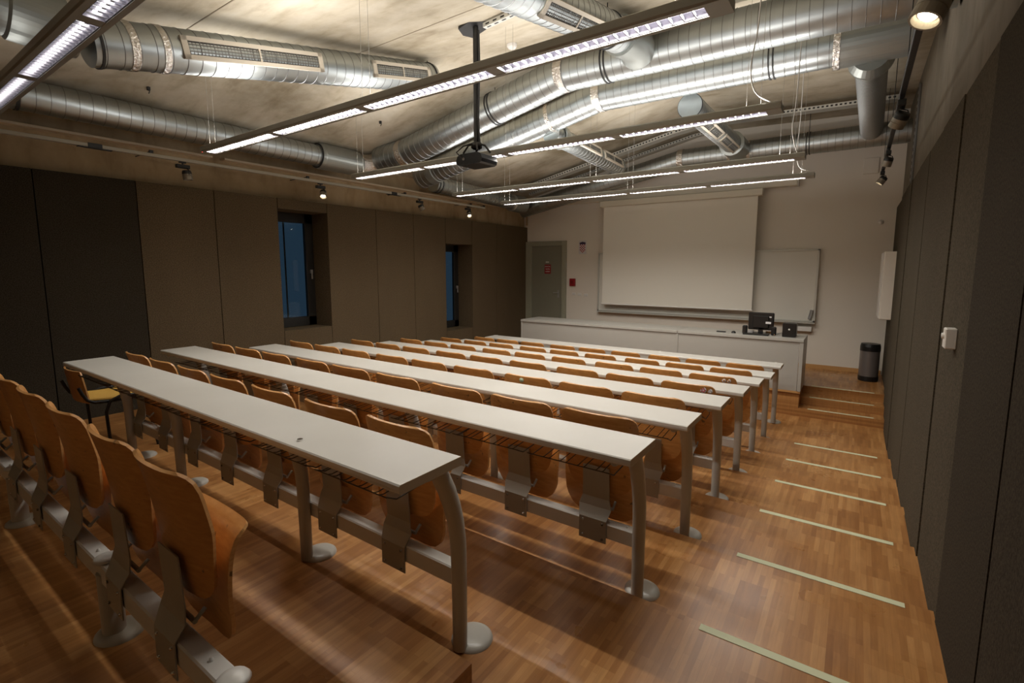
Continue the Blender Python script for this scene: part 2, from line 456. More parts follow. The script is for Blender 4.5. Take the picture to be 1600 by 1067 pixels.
# mud-coloured vertical conduit in the left front corner
cb_ = MB(); a = U(-6.93, YF - 0.06, 1.05); b = U(-6.93, YF - 0.06, 1.62); cb_.cyl(a, b, 0.02); tag(cb_.obj('conduit', M_WALLC), 'vertical brown conduit in the front left corner above the dark panels', 'pipe')

# ------------------------------------------------------------------ glow strips on the steps
def strips():
    rows = []
    for k in range(1, 7):
        y1 = riser_y(k) - 0.012; rows.append((y1 - 0.045, y1, floor_z(k - 1), -0.496, 0.325))
    for i in range(3):
        y0 = stair_ys[i] + 0.008; rows.append((y0, y0 + 0.042, floor_z(6) + stair_h * (i + 1), -0.48, 0.325))
    for i, (y0, y1, z, x0, x1) in enumerate(rows):
        m = MB(); cx, cy, cz = U((x0 + x1) / 2, (y0 + y1) / 2, z)
        hx, hy = (x1 - x0) / 2 * S, (y1 - y0) / 2 * S
        m.box(-hx, hx, -hy, hy, 0.0, 0.0022, 0.0006)
        if i < 6: lab = 'pale green anti-slip strip on the aisle floor, %s counted from the camera' % ORD[i]
        else: lab = 'pale anti-slip strip on the edge of the %s of three stage steps' % ('bottom', 'middle', 'top')[i - 6]
        tag(m.obj('anti_slip_strip', M_STRIP, loc=(cx, cy, cz)), lab, 'strip', 'strips on the aisle and stage steps')
strips()

# ------------------------------------------------------------------ tip-up seats
def sheet(mb, rows, th, edge_mat=None):
    """rows: list of (list of points); builds a closed thick sheet, offset along approx +y"""
    nr, nc = len(rows), len(rows[0])
    def nrm(i, j):
        i0, i1 = max(i - 1, 0), min(i + 1, nr - 1); j0, j1 = max(j - 1, 0), min(j + 1, nc - 1)
        a = Vector(rows[i1][j]) - Vector(rows[i0][j]); b = Vector(rows[i][j1]) - Vector(rows[i][j0])
        n_ = b.cross(a)
        if n_.length < 1e-9: return Vector((0, -1, 0))
        return n_.normalized()
    F = []; B = []
    for i in range(nr):
        for j in range(nc):
            p = Vector(rows[i][j]); q = nrm(i, j) * th / 2; F.append(p + q); B.append(p - q)
    fs = []
    for i in range(nr - 1):
        for j in range(nc - 1):
            fs.append((i * nc + j, i * nc + j + 1, (i + 1) * nc + j + 1, (i + 1) * nc + j))
    mb.mat(0); mb.add(F, fs, True); mb.add(B, [f[::-1] for f in fs], True)
    per = [(0, j) for j in range(nc)] + [(i, nc - 1) for i in range(1, nr)] + [(nr - 1, j) for j in range(nc - 2, -1, -1)] + [(i, 0) for i in range(nr - 2, 0, -1)]
    vs = []
    for (i, j) in per: vs += [F[i * nc + j], B[i * nc + j]]
    k = len(per); ef = [(2 * i, 2 * i + 1, (2 * i + 3) % (2 * k), (2 * i + 2) % (2 * k)) for i in range(k)]
    mb.mat(1 if edge_mat else 0); mb.add(vs, ef, False); mb.mat(0)

def halfwidth(t, L_, w0, w1, r0, r1):
    """half width of a rounded board at height t (0..L_)"""
    w_ = w0 + (w1 - w0) * min(1, t / (0.55 * L_))
    if t < r0: w_ = w_ - r0 * (1 - math.sqrt(max(0, 1 - ((r0 - t) / r0) ** 2)))
    if t > L_ - r1: w_ = w_ - r1 * (1 - math.sqrt(max(0, 1 - ((t - (L_ - r1)) / r1) ** 2)))
    return w_
def curve_eval(P, t):
    """P: list of (t, y, z) – smooth interpolation"""
    for i in range(len(P) - 1):
        if t <= P[i + 1][0] or i == len(P) - 2:
            u = (t - P[i][0]) / (P[i + 1][0] - P[i][0]); u = min(max(u, 0), 1)
            def cr(k):
                p0 = P[max(i - 1, 0)][k]; p1 = P[i][k]; p2 = P[i + 1][k]; p3 = P[min(i + 2, len(P) - 1)][k]
                return 0.5 * (2 * p1 + (p2 - p0) * u + (2 * p0 - 5 * p1 + 4 * p2 - p3) * u * u + (3 * p1 - p0 - 3 * p2 + p3) * u ** 3)
            return cr(1), cr(2)
def arcs(pts):
    out = [(0.0, *pts[0])]
    for a, b in zip(pts[:-1], pts[1:]): out.append((out[-1][0] + math.hypot(b[0] - a[0], b[1] - a[1]), *b))
    return out
def board_mesh(prof, w0, w1, r0, r1, bulge, power, th, name):
    P = arcs([(a * S, b * S) for a, b in prof]); Lt = P[-1][0]
    ts = sorted(set([0.0, Lt] + [r0 * S * (1 - math.cos(a)) for a in (0.25, 0.55, 0.85, 1.2, 1.57)] +
                    [Lt - r1 * S * (1 - math.cos(a)) for a in (0.35, 0.7, 1.1, 1.57)] + [Lt * i / 14 for i in range(2, 14)]))
    ts = [t for i, t in enumerate(ts) if i == 0 or t - ts[i - 1] > 1e-4]
    rows = []
    us = [-1, -0.93, -0.82, -0.66, -0.45, -0.2, 0, 0.2, 0.45, 0.66, 0.82, 0.93, 1]
    for t in ts:
        y, z = curve_eval(P, t); hw = halfwidth(t, Lt, w0 * S, w1 * S, r0 * S, r1 * S)
        hw = max(hw, 0.01)
        rows.append([(u * hw, y + bulge * S * abs(u * hw / (w1 * S)) ** power, z) for u in us])
    mb = MB(); sheet(mb, rows, th, True); return mb.mesh(name, [M_PLY, M_PLYEDGE])
back_me = board_mesh([(0.035, 0.50), (0.018, 0.62), (0.0, 0.76), (-0.022, 0.88), (-0.045, 0.975)], 0.182, 0.232, 0.10, 0.07, 0.045, 2.4, 0.010, 'backrest')
pan_me = board_mesh([(0.112, 0.315), (0.100, 0.42), (0.092, 0.53), (0.100, 0.64), (0.125, 0.72), (0.172, 0.750)], 0.222, 0.238, 0.15, 0.05, -0.015, 2.2, 0.011, 'seat_pan')
bm_ = MB()
bp_ = [(-0.042, 0.235, 0.083), (-0.042, 0.365, 0.083), (-0.012, 0.425, 0.099), (-0.002, 0.475, 0.082), (-0.010, 0.66, 0.080)]
for (a_, b_) in zip(bp_[:-1], bp_[1:]):
    y0, z0, w0 = [v_ * S for v_ in a_]; y1, z1, w1 = [v_ * S for v_ in b_]
    bm_.add([(-w0, y0, z0), (w0, y0, z0), (w1, y1, z1), (-w1, y1, z1), (-w0, y0 + 0.004, z0), (w0, y0 + 0.004, z0), (w1, y1 + 0.004, z1), (-w1, y1 + 0.004, z1)],
            [(0, 1, 2, 3), (7, 6, 5, 4), (0, 3, 7, 4), (1, 5, 6, 2), (0, 4, 5, 1), (3, 2, 6, 7)])
bracket_me = bm_.mesh('bracket', M_PLATE)
bo = MB(); bo.lathe([(0.0001, -0.006), (0.005, -0.005), (0.006, 0)], 8, (0, 0, 0), 'y')
bolt_me = bo.mesh('bolt', M_CHROME)
hi = MB()
for sx in (-0.12, 0.12):
    hi.tube([(sx * 0.8 * S, 0.02 * S, 0.42 * S), (sx * 0.8 * S, 0.055 * S, 0.45 * S)], 0.006, 8)
hi.tube([(-0.10 * S, 0.02 * S, 0.42 * S), (0.10 * S, 0.02 * S, 0.42 * S)], 0.007, 8)
hinge_me = hi.mesh('hinge', M_PLATE)

def make_seat():
    t = thing('tip_up_seat', '', 'seat', (0, 0, 0))
    for nm, me in (('backrest', back_me), ('seat_pan', pan_me), ('bracket', bracket_me), ('hinge', hinge_me)):
        o = bpy.data.objects.new(nm, me); C.objects.link(o); o.parent = t
    return t
SEATX = [-1.137, -1.667, -2.205, -2.79, -3.347, -3.876, -4.46, -4.98, -5.50]
seat0 = make_seat(); seat_used = False
ROWN = ['behind the desk nearest the camera', 'between the first and second desks', 'between the second and third desks', 'between the third and fourth desks',
        'between the fourth and fifth desks', 'between the fifth and sixth desks', 'between the sixth and seventh desks', 'between the seventh and eighth desks']
seat_objs = {}
def place_seat(k, i, x):
    global seat_used
    o = seat0 if not seat_used else copy_tree(seat0); seat_used = True
    yb = 1.558 + 0.9 * k if k >= 0 else 0.615
    o.location = U(x, yb, floor_z(min(k, 6)) - (0.015 if k < 0 else 0.022 if k == 0 else 0))
    o.rotation_euler = (0, 0, R_.uniform(-0.012, 0.012))
    o['label'] = 'plywood tip-up seat, %s from the right, %s' % (ORD[i], ROWN[k + 1])
    o['category'] = 'seat'; o['group'] = 'tip-up seats ' + ROWN[k + 1]
    seat_objs[k, i] = o
    if k <= 1:
        br = [c for c in o.children if c.name.startswith('bracket')][0]
        for sx in (-0.06, 0.06):
            for z in (0.255, 0.345):
                b = bpy.data.objects.new('bolt', bolt_me); C.objects.link(b); b.parent = br; b.location = (sx * S, -0.042 * S, z * S)
for i, x in enumerate([-1.85, -2.34, -2.93, -3.50, -4.03, -4.61]): place_seat(-1, i, x)
for i, x in enumerate(SEATX[1:8]): place_seat(0, i, x - (0.11 if i < 5 else 0.06))
for k in range(1, 7):
    for i, x in enumerate(SEATX): place_seat(k, i, x)

# stickers on some backrests (they face the camera)
def sticker(seat, x, z, r, mats, label, two=False):
    z += 0.03
    y = -0.045 + 0.045 * abs(x / 0.232) ** 2.4 + (0.975 - z) * 0.24 - 0.009
    m = MB(); m.lathe([(0.0001, -0.0012), (r, -0.0008), (r, 0)], 14, (0, 0, 0), 'y'); m.mat(1)
    if two:
        m.lathe([(0.0001, -0.002), (r * 0.55, -0.0016), (r * 0.55, 0)], 12, (0, 0, 0), 'y')
    else:
        for a in range(5): m.lathe([(0.0001, -0.002), (r * 0.28, -0.0016), (r * 0.28, 0)], 8, (r * 0.5 * math.cos(a * 1.257), 0, r * 0.5 * math.sin(a * 1.257)), 'y')
    m.obj('sticker', mats, seat, (x * S, y * S, z * S), label)
M_STW = new_mat('sticker_white', (0.72, 0.70, 0.72), 0.5); M_STR = new_mat('sticker_red', (0.5, 0.08, 0.1), 0.5); M_STG = new_mat('sticker_green', (0.50, 0.62, 0.45), 0.5)
sticker(seat_objs[3, 0], 0.14, 0.905, 0.022, [M_STW, M_STR], 'round white sticker with red dots')
sticker(seat_objs[3, 0], 0.19, 0.90, 0.018, [M_STW, M_STW], 'small round white sticker')
sticker(seat_objs[4, 0], 0.12, 0.905, 0.016, [M_STW, M_PLY], 'white ring sticker', True)
sticker(seat_objs[4, 0], 0.165, 0.905, 0.016, [M_STW, M_PLY], 'white ring sticker', True)
sticker(seat_objs[2, 2], -0.02, 0.91, 0.018, [M_STG, M_STG], 'pale green round sticker', True)

# ------------------------------------------------------------------ long desks on curved legs
disc = MB(); disc.lathe([(0.0001, 0.022), (0.05, 0.021), (0.068, 0.016), (0.078, 0.008), (0.080, 0.0)], 32, (0, 0.018, 0.0))
disc_me = disc.mesh('base_disc', M_GREYPAINT)
lp = [(-0.20, 0.895), (-0.165, 0.84), (-0.13, 0.77), (-0.10, 0.69), (-0.078, 0.61), (-0.066, 0.53), (-0.062, 0.45), (-0.06, 0.2), (-0.06, 0.01)]
lg = MB(); lg.tube([(0, a * S, b * S) for a, b in lp], 0.03, 20, rads=[0.031, 0.032, 0.032, 0.031, 0.030, 0.0295, 0.029, 0.0275, 0.027])
lg.box(-0.03, 0.03, -0.43 * S, -0.14 * S, 0.885 * S, 0.901 * S, 0.002)
lg.tube([(0, -0.42 * S, 0.887 * S), (0, -0.20 * S, 0.862 * S)], 0.016, 10)
leg_me = lg.mesh('leg', M_GREYPAINT)
sl = MB(); sl.tube([(0, -0.0, 0.01 * S), (0, -0.0, 0.30 * S)], 0.036, 20); shortleg_me = sl.mesh('leg', M_GREYPAINT)
cp = MB(); cp.lathe([(0.0001, 0.014), (0.02, 0.013), (0.036, 0.009), (0.043, 0.0), (0.03, -0.004)], 20, (0, 0, 0.40 * S)); cap_me = cp.mesh('leg_cap', M_BEAM)
rk = MB()
for i in range(9):
    x = (-0.2 + 0.4 * i / 8 + (0.008 if i % 2 else -0.008)) * S
    rk.tube([(x, -0.13 * S, 0.895 * S), (x, -0.135 * S, 0.83 * S), (x, -0.16 * S, 0.812 * S), (x, -0.34 * S, 0.795 * S), (x, -0.36 * S, 0.80 * S)], 0.0022, 5, caps=False)
for (y, z) in ((-0.36, 0.80), (-0.16, 0.812)):
    rk.tube([(-0.235 * S, y * S, z * S), (0.235 * S, y * S, z * S)], 0.0026, 6)
for sx in (-1, 1): rk.tube([(sx * 0.225 * S, -0.36 * S, 0.80 * S), (sx * 0.235 * S, -0.31 * S, 0.775 * S), (sx * 0.235 * S, -0.2 * S, 0.785 * S), (sx * 0.225 * S, -0.15 * S, 0.90 * S)], 0.0028, 6)
rack_me = rk.mesh('wire_rack', M_WIRE)
LEGX = [-0.857, -2.50, -4.17, -5.74]
def desk(k, xl, xr, legs, seats, label):
    yb = 1.558 + 0.9 * k; zf = floor_z(min(k, 6)); xm = (xl + xr) / 2
    t = thing('lecture_desk', label, 'desk', U(xm, yb, zf), 'long white lecture desks')
    h = 0.932 if k < 7 else 0.902; hx = (xr - xl) / 2 * S
    dz = 0.0 if k < 7 else 0.0
    tp = MB(); y0, y1 = -0.455 * S, -0.127 * S; z1 = h * S; z0 = z1 - 0.031
    prof = [(y0 + 0.006, z1), (y1, z1), (y1, z0), (y0 + 0.008, z0), (y0 + 0.001, z0 + 0.006), (y0, z0 + 0.015), (y0 + 0.001, z1 - 0.004)]
    tp.prism(prof, -hx, hx - 0.0015, 'x'); o = tp.obj('tabletop', M_LAMINATE, t)
    e = MB(); e.prism([(a, b) for a, b in prof], hx - 0.0015, hx, 'x'); e.obj('edge_band', M_EDGE, o, label='beige edge band at the end of the tabletop')
    for x in legs:
        l = bpy.data.objects.new('leg', leg_me); C.objects.link(l); l.parent = t; l.location = ((x - xm) * S, 0, 0)
        d = bpy.data.objects.new('base_disc', disc_me); C.objects.link(d); d.parent = l
    b = MB()
    if seats:
        b.box((min(legs) - xm) * S + 0.03, (max(legs) - xm) * S - 0.028, -0.032 * S, 0.034 * S, 0.262 * S, 0.350 * S, 0.005)
        for x in legs:
            for s_ in (-1, 1):
                if min(legs) + 0.01 < x - s_ * -0.09 < max(legs): b.lathe([(0.0001, 0.008), (0.005, 0.007), (0.006, 0.0)], 8, ((x + s_ * 0.09 - xm) * S, 0, 0.350 * S))
        b.obj('beam', M_BEAM, t)
    for x in (seats or []):
        r = bpy.data.objects.new('wire_rack', rack_me); C.objects.link(r); r.parent = t; r.location = ((x - xm) * S, 0, 0)
    return t
desk(0, -5.171, -1.252, [-1.31 - 0.02, -2.50, -4.15, -5.15], SEATX[1:8], 'long white desk nearest the camera, shorter than those in front of it')
names = ['second', 'third', 'fourth', 'fifth', 'sixth', 'seventh', 'eighth']
for k in range(1, 8):
    lab = 'long white lecture desk, %s from the camera' % names[k - 1]
    if k == 7: lab = 'long white lecture desk farthest from the camera, without seats behind its legs'
    desk(k, -5.827, -0.764, LEGX, SEATX if k < 7 else None, lab)
# rearmost seat beam without a desk
t = thing('seat_beam', 'silver floor beam on short legs carrying the rearmost row of seats', 'beam', U(-3.1, 0.615, floor_z(-1)))
b = MB(); b.box((-5.2 + 3.1) * S, (-1.46 + 3.1) * S, -0.032 * S, 0.034 * S, 0.262 * S, 0.350 * S, 0.005)
for x in (-1.6, -2.42, -2.66, -4.1, -4.3): b.lathe([(0.0001, 0.009), (0.005, 0.008), (0.007, 0.0)], 8, ((x + 3.1) * S, 0, 0.35 * S))
b.obj('beam', M_BEAM, t)
for x in (-1.46, -2.55, -4.2):
    l = bpy.data.objects.new('leg', shortleg_me); C.objects.link(l); l.parent = t; l.location = ((x + 3.1) * S, 0, 0)
    d = bpy.data.objects.new('base_disc', disc_me); C.objects.link(d); d.parent = l
    c = bpy.data.objects.new('leg_cap', cap_me); C.objects.link(c); c.parent = l; c.location = (0, 0, -0.045 * S)

# ------------------------------------------------------------------ loose chair beside the first desk
def loose_chair():
    x0, x1 = -5.90, -5.41; xm = (x0 + x1) / 2; hw = (x1 - x0) / 2 * S
    t = thing('stacking_chair', 'wooden stacking chair with black tube frame at the left end of the nearest desk', 'chair', U(xm, 1.25, floor_z(0)))
    y1 = 0.48 * S
    bk = MB(); rows = []
    for i in range(9):
        z = 0.50 + 0.29 * i / 8; w_ = hw * (0.98 if 0 < i < 8 else 0.90)
        rows.append([(u * w_, 0.02 * S - 0.035 * (i / 8) + 0.03 * abs(u) ** 2, z * 0.84) for u in (-1, -0.6, -0.2, 0.2, 0.6, 1)])
    sheet(bk, rows, 0.010, True); bk.obj('backrest', [M_PLY, M_PLYEDGE], t)
    st = MB(); rows = []
    for i in range(9):
        y = 0.03 + 0.40 * i / 8; z = 0.44 - 0.02 * math.sin(i / 8 * PI) - (0.02 if i == 8 else 0)
        rows.append([(u * hw * 0.94, y, z + 0.012 * u * u) for u in (-1, -0.6, -0.2, 0.2, 0.6, 1)])
    sheet(st, rows, 0.010, True); st.obj('seat', [M_YELLOW, M_YELLOW], t)
    fr = MB()
    for s_ in (-1, 1):
        x = s_ * hw
        fr.tube([(x, -0.012, 0.55), (x, 0.005, 0.50), (x, 0.03, 0.45), (x, 0.07, 0.425), (x, 0.18, 0.415), (x, 0.38, 0.415)], 0.011, 10)
    fr.tube([(-hw, 0.30, 0.415), (hw, 0.30, 0.415)], 0.009, 8); fr.tube([(-hw, 0.10, 0.415), (hw, 0.10, 0.415)], 0.009, 8)
    fr.obj('frame', M_BLACKM, t)
    for s_ in (-1, 1):
        l = MB(); x = s_ * (hw + 0.012)
        l.tube([(x, 0.14, 0.0), (x, 0.13, 0.34), (x, 0.16, 0.42), (x, 0.22, 0.445), (x, 0.34, 0.44)], 0.011, 10)
        l.obj('leg', M_BLACKM, t)
        l = MB(); l.tube([(x, 0.34, 0.44), (x, 0.37, 0.42), (x, 0.40, 0.30), (x, 0.44, 0.0)], 0.011, 10); l.obj('leg', M_BLACKM, t)
loose_chair()

# ------------------------------------------------------------------ ventilation
def ribbed(L_, r, pitch=0.086, n=40):
    m = MB(); m.lathe([(r, 0), (r, L_)], n); m.mat(1)
    k = int(L_ / pitch)
    for i in range(1, k + 1):
        h = i * pitch - pitch * 0.4
        m.lathe([(r - 0.001, h - 0.0032), (r + 0.0026, h - 0.0012), (r + 0.0026, h + 0.0012), (r - 0.001, h + 0.0032)], n, smooth=False)
    return m
def orient(o, p0, p1):
    d = (Vector(p1) - Vector(p0)).normalized(); o.rotation_mode = 'QUATERNION'; o.rotation_quaternion = d.to_track_quat('Z', 'Y')
def duct_section(parent, p0, p1, r, name='duct_section', cap0=False, cap1=False, pitch=0.086, mat=None):
    """p0,p1 in metres relative to parent origin"""
    L_ = (Vector(p1) - Vector(p0)).length
    m = ribbed(L_, r, pitch)
    m.mat(0)
    if cap0: m.lathe([(0.0001, 0.0), (r, 0.0)], 40, smooth=False)
    if cap1: m.lathe([(0.0001, L_), (r, L_)], 40, smooth=False)
    o = m.obj(name, [mat or M_DUCT, M_SEAM], parent, p0); orient(o, p0, p1); return o
def band(parent, p0, p1, t, r, wdt, mat, name, grow=0.006):
    a, b = Vector(p0), Vector(p1); d = (b - a).normalized(); c = a + (b - a) * t
    m = MB(); m.lathe([(r - 0.001, -wdt / 2), (r + grow, -wdt / 2), (r + grow, wdt / 2), (r - 0.001, wdt / 2)], 40, smooth=False)
    o = m.obj(name, mat, parent, tuple(c)); orient(o, p0, p1); return o
def rel(p, o): return tuple(Vector(U(*p)) - Vector(o))
def hanger(parent, o, x, y, z, r, side=0.0):
    """a ring and a rod up to the ceiling; local to parent origin o"""
    m = MB(); cz = ceil_z(x, y)
    a = rel((x, y, z), o); b = rel((x, y, cz), o)
    m.tube([(a[0], a[1], a[2] + r), (b[0], b[1], b[2])], 0.004, 6)
    m.obj('hanger_rod', M_RUBBER, parent)

def main_duct(label, pts, r, joints_mat=M_TAPE, rings=(), caps=(False, False), group='galvanised ventilation ducts'):
    o = U(*pts[0]); t = thing('ventilation_duct', label, 'duct', o, group)
    for i, (a, b) in enumerate(zip(pts[:-1], pts[1:])):
        A, B = rel(a, o), rel(b, o)
        duct_section(t, A, B, r, cap0=caps[0] and i == 0, cap1=caps[1] and i == len(pts) - 2)
        if i > 0:
            band(t, A, B, 0.0, r, 0.09, joints_mat, 'taped_joint', 0.008)
            m = MB(); m.lathe([(0.001, -r), (r * 0.6, -r * 0.8), (r, 0), (r * 0.6, r * 0.8), (0.001, r)], 8)
    for (i, tt) in rings:
        A, B = rel(pts[i], o), rel(pts[i + 1], o)
        for dt in (-0.018, 0.018):
            L_ = (Vector(B) - Vector(A)).length
            band(t, A, B, tt + dt / L_, r, 0.012, M_RUBBER, 'hanger_ring', 0.008)
        p = [pts[i][k] + (pts[i + 1][k] - pts[i][k]) * tt for k in range(3)]
        hanger(t, o, p[0], p[1], p[2], r)
    return t, o
RM = 0.2 * S
d1, o1 = main_duct('large galvanised duct crossing the room below the ceiling, rear one of the twin pair', [(-6.30, 5.4, 1.70), (-5.75, 5.4, 1.72), (-3.02, 5.4, 2.285), (0.5, 5.4, 2.245)], RM, rings=((1, 0.62), (2, 0.16)))
d2, o2 = main_duct('large galvanised duct crossing the room, front one of the twin pair', [(-6.45, 6.4, 1.58), (-3.02, 6.4, 2.31), (-0.35, 6.4, 2.295)], RM, rings=((1, 0.78),))
for nm, tt in (('taped_joint', 0.78),): band(d2, rel((-6.45, 6.4, 1.58), o2), rel((-3.02, 6.4, 2.31), o2), tt, RM, 0.05, M_TAPE, nm)
band(d2, rel((-6.45, 6.4, 1.58), o2), rel((-3.02, 6.4, 2.31), o2), 0.10, RM, 0.10, M_SILENCER, 'flexible_collar', 0.01)
# smooth end box of the front twin duct, near the right wall
m = MB(); m.lathe([(RM * 1.0, 0), (RM * 1.13, 0.0), (RM * 1.13, 0.66 * S), (RM, 0.66 * S)], 40, smooth=False)
e = m.obj('duct_junction_piece', M_SILENCER, d2, rel((-0.34, 6.4, 2.295), o2)); orient(e, (0, 0, 0), (1, 0, -0.01))
band(d2, rel((-0.35, 6.4, 2.295), o2), rel((0.4, 6.4, 2.28), o2), 0.02, RM * 1.13, 0.05, M_TAPE, 'taped_joint', 0.006)
d3, o3 = main_duct('galvanised duct running below the ceiling along the front wall', [(-6.7, 10.0, 1.36), (-2.97, 10.0, 2.09), (0.7, 10.0, 2.10)], 0.178 * S, rings=((1, 0.58),))
band(d3, rel((-2.97, 10, 2.09), o3), rel((0.7, 10, 2.10), o3), 0.24, 0.178 * S, 0.04, M_TAPE, 'taped_joint', 0.006)
band(d3, rel((-2.97, 10, 2.09), o3), rel((0.7, 10, 2.10), o3), 0.33, 0.178 * S, 0.04, M_TAPE, 'taped_joint', 0.006)

def grille(parent, p0, p1, r, t0, t1, ang, o, n=3):
    """rectangular slotted grille lying on the duct; ang around the axis measured from +X to +Z"""
    a, b = Vector(rel(p0, o)), Vector(rel(p1, o)); L_ = (b - a).length; d = (b - a).normalized()
    q = d.to_track_quat('Z', 'Y')
    fr = MB(); ca = r + 0.004; l0, l1 = t0 * L_, t1 * L_; hw = 0.062
    side = d.cross(Vector((0, 0, 1))).normalized(); up = side.cross(d).normalized()
    nrm = side * math.cos(ang) + up * math.sin(ang); tan = d.cross(nrm).normalized()
    M = Matrix((( *tan, 0), (*nrm, 0), (*d, 0), (0, 0, 0, 1))); M = Matrix(((tan.x, nrm.x, d.x, 0), (tan.y, nrm.y, d.y, 0), (tan.z, nrm.z, d.z, 0), (0, 0, 0, 1)))
    base = a + nrm * 0.0
    # raised frame in local (tan, nrm, d)
    h0, h1 = r - 0.022, r + 0.008
    fr.box(-hw, -hw + 0.024, h0, h1, l0, l1); fr.box(hw - 0.024, hw, h0, h1, l0, l1)
    fr.box(-hw, hw, h0, h1, l0, l0 + 0.035); fr.box(-hw, hw, h0, h1, l1 - 0.035, l1)
    lm = (l0 + l1) / 2; fr.box(-hw, hw, h0, h1 - 0.002, lm - 0.006, lm + 0.006)
    g = fr.obj('supply_grille', M_GRILLE, parent); g.matrix_parent_inverse = Matrix.Identity(4)
    g.matrix_basis = Matrix.Translation(base) @ M
    sb = MB(); sb.box(-hw + 0.012, hw - 0.012, h0, h1 - 0.012, l0 + 0.01, l1 - 0.01); x = sb.obj('slot_box', M_GRILLEDARK, g)
    sl_ = MB(); 
    for i in range(1, n + 1):
        u = -hw + 0.024 + (2 * hw - 0.048) * i / (n + 1); sl_.box(u - 0.0018, u + 0.0018, h1 - 0.012, h1 - 0.002, l0 + 0.02, l1 - 0.02)
    k = int((l1 - l0) / 0.022)
    for i in range(k): 
        h = l0 + 0.02 + (l1 - l0 - 0.04) * i / k; sl_.box(-hw + 0.02, hw - 0.02, h1 - 0.012, h1 - 0.008, h, h + 0.002)
    sl_.obj('slats', M_SLAT, g)
    return g
def branch(label, p0, p1, r, grilles, ang, silencer=None, ends=(), caps=(False, False), rings=()):
    o = U(*p0); t = thing('branch_duct', label, 'duct', o, 'branch ducts with slotted grilles')
    duct_section(t, (0, 0, 0), rel(p1, o), r, cap0=caps[0], cap1=caps[1], pitch=0.082)
    for (a, b) in grilles: grille(t, p0, p1, r, a, b, ang, o)
    for tt in rings: band(t, (0, 0, 0), rel(p1, o), tt, r, 0.012, M_RUBBER, 'hanger_ring', 0.008); hanger(t, o, *[p0[k] + (p1[k] - p0[k]) * tt for k in range(3)], r)
    if silencer:
        q0, q1, rs = silencer
        A, B = rel(q0, o), rel(q1, o); L_ = (Vector(B) - Vector(A)).length
        m = MB(); m.lathe([(r, -0.05), (r * 1.03, 0.0), (rs, 0.012), (rs, L_ - 0.012), (r * 1.03, L_), (r, L_ + 0.05)], 40, smooth=False)
        e = m.obj('silencer', M_SILENCER, t, A); orient(e, A, B)
    return t, o
RB = 0.15 * S
DA0, DA1 = (-4.16, 1.17, 1.437), (-4.15, 4.3, 2.142)
bA, oA = branch('slanting branch duct with two cream grilles, upper left of the room', DA0, DA1, RB, ((0.16, 0.52), (0.70, 0.95)), -0.05, caps=(True, True), rings=(0.985,),
                silencer=((-4.16, 0.80, 1.495), (-4.16, 1.07, 1.475), 0.170 * S))
band(bA, (0, 0, 0), rel(DA1, oA), 0.07, RB, 0.04, M_TAPE, 'taped_joint', 0.005); band(bA, (0, 0, 0), rel(DA1, oA), 0.13, RB, 0.035, M_TAPE, 'taped_joint', 0.005)
band(bA, (0, 0, 0), rel(DA1, oA), 0.012, RB, 0.012, M_RUBBER, 'rubber_collar', 0.006)
duct_section(bA, rel((-4.16, 0.1, 1.50), oA), rel((-4.16, 0.76, 1.497), oA), RB)
band(bA, rel((-4.16, 0.1, 1.50), oA), rel((-4.16, 0.76, 1.497), oA), 0.97, RB, 0.02, M_RUBBER, 'rubber_collar', 0.01)
bB, oB = branch('slanting branch duct joining the rear twin duct, top centre', (-2.0, 2.3, 1.735), (-2.0, 4.85, 2.215), RB, ((0.30, 0.70),), -0.75, rings=(0.80,))
m = MB(); m.tube([rel((-2.0, 4.62, 2.175), oB), rel((-2.0, 4.95, 2.235), oB), rel((-2.02, 5.10, 2.245), oB), rel((-2.05, 5.22, 2.24), oB)], RB * 1.18, 32); m.obj('elbow', M_SILENCER, bB)
bC, oC = branch('level branch duct with two cream grilles, centre of the room near the front', (-3.82, 6.45, 1.95), (-3.82, 8.95, 1.86), RB * 0.93, ((0.22, 0.58), (0.63, 0.95)), 0.25, caps=(True, True))
m = MB(); m.lathe([(RB * 1.05, 0), (RB * 1.15, 0.01), (RB * 1.15, 0.10), (RB * 1.05, 0.11)], 32, smooth=False); e = m.obj('collar', M_SILENCER, bC, rel((-3.82, 6.62, 1.945), oC)); orient(e, (0, 0, 0), (0, 1, -0.03))
bD, oD = branch('level branch duct with grilles reaching the front duct, right of centre', (-1.9, 6.65, 2.04), (-1.9, 9.35, 2.08), RB * 1.0, ((0.10, 0.50), (0.55, 0.93)), -0.95, caps=(True, False),
                silencer=((-1.9, 9.15, 2.08), (-1.9, 9.7, 2.085), 0.2 * S))
band(bD, (0, 0, 0), rel((-1.9, 9.35, 2.08), oD), 0.005, RB, 0.012, M_RUBBER, 'rubber_collar', 0.006)
# duct between front twin duct and front wall duct, near the right wall
oE = U(-0.04, 6.62, 2.16); bE = thing('connecting_duct', 'short ribbed duct hanging from the twin duct end piece near the right wall', 'duct', oE)
duct_section(bE, (0, 0, 0), rel((0.02, 9.75, 2.13), oE), RB * 0.98, pitch=0.05, cap1=True)
m = MB(); m.lathe([(0.0001, -0.16), (RB * 1.1, -0.16), (RB * 1.38, -0.06), (RB * 1.38, -0.02), (RB * 1.12, 0.0), (RB * 1.12, 0.09), (RB * 1.0, 0.10)], 32, smooth=False); e = m.obj('saddle_collar', M_SILENCER, bE); orient(e, (0, 0, 0), (0, 1, 0))
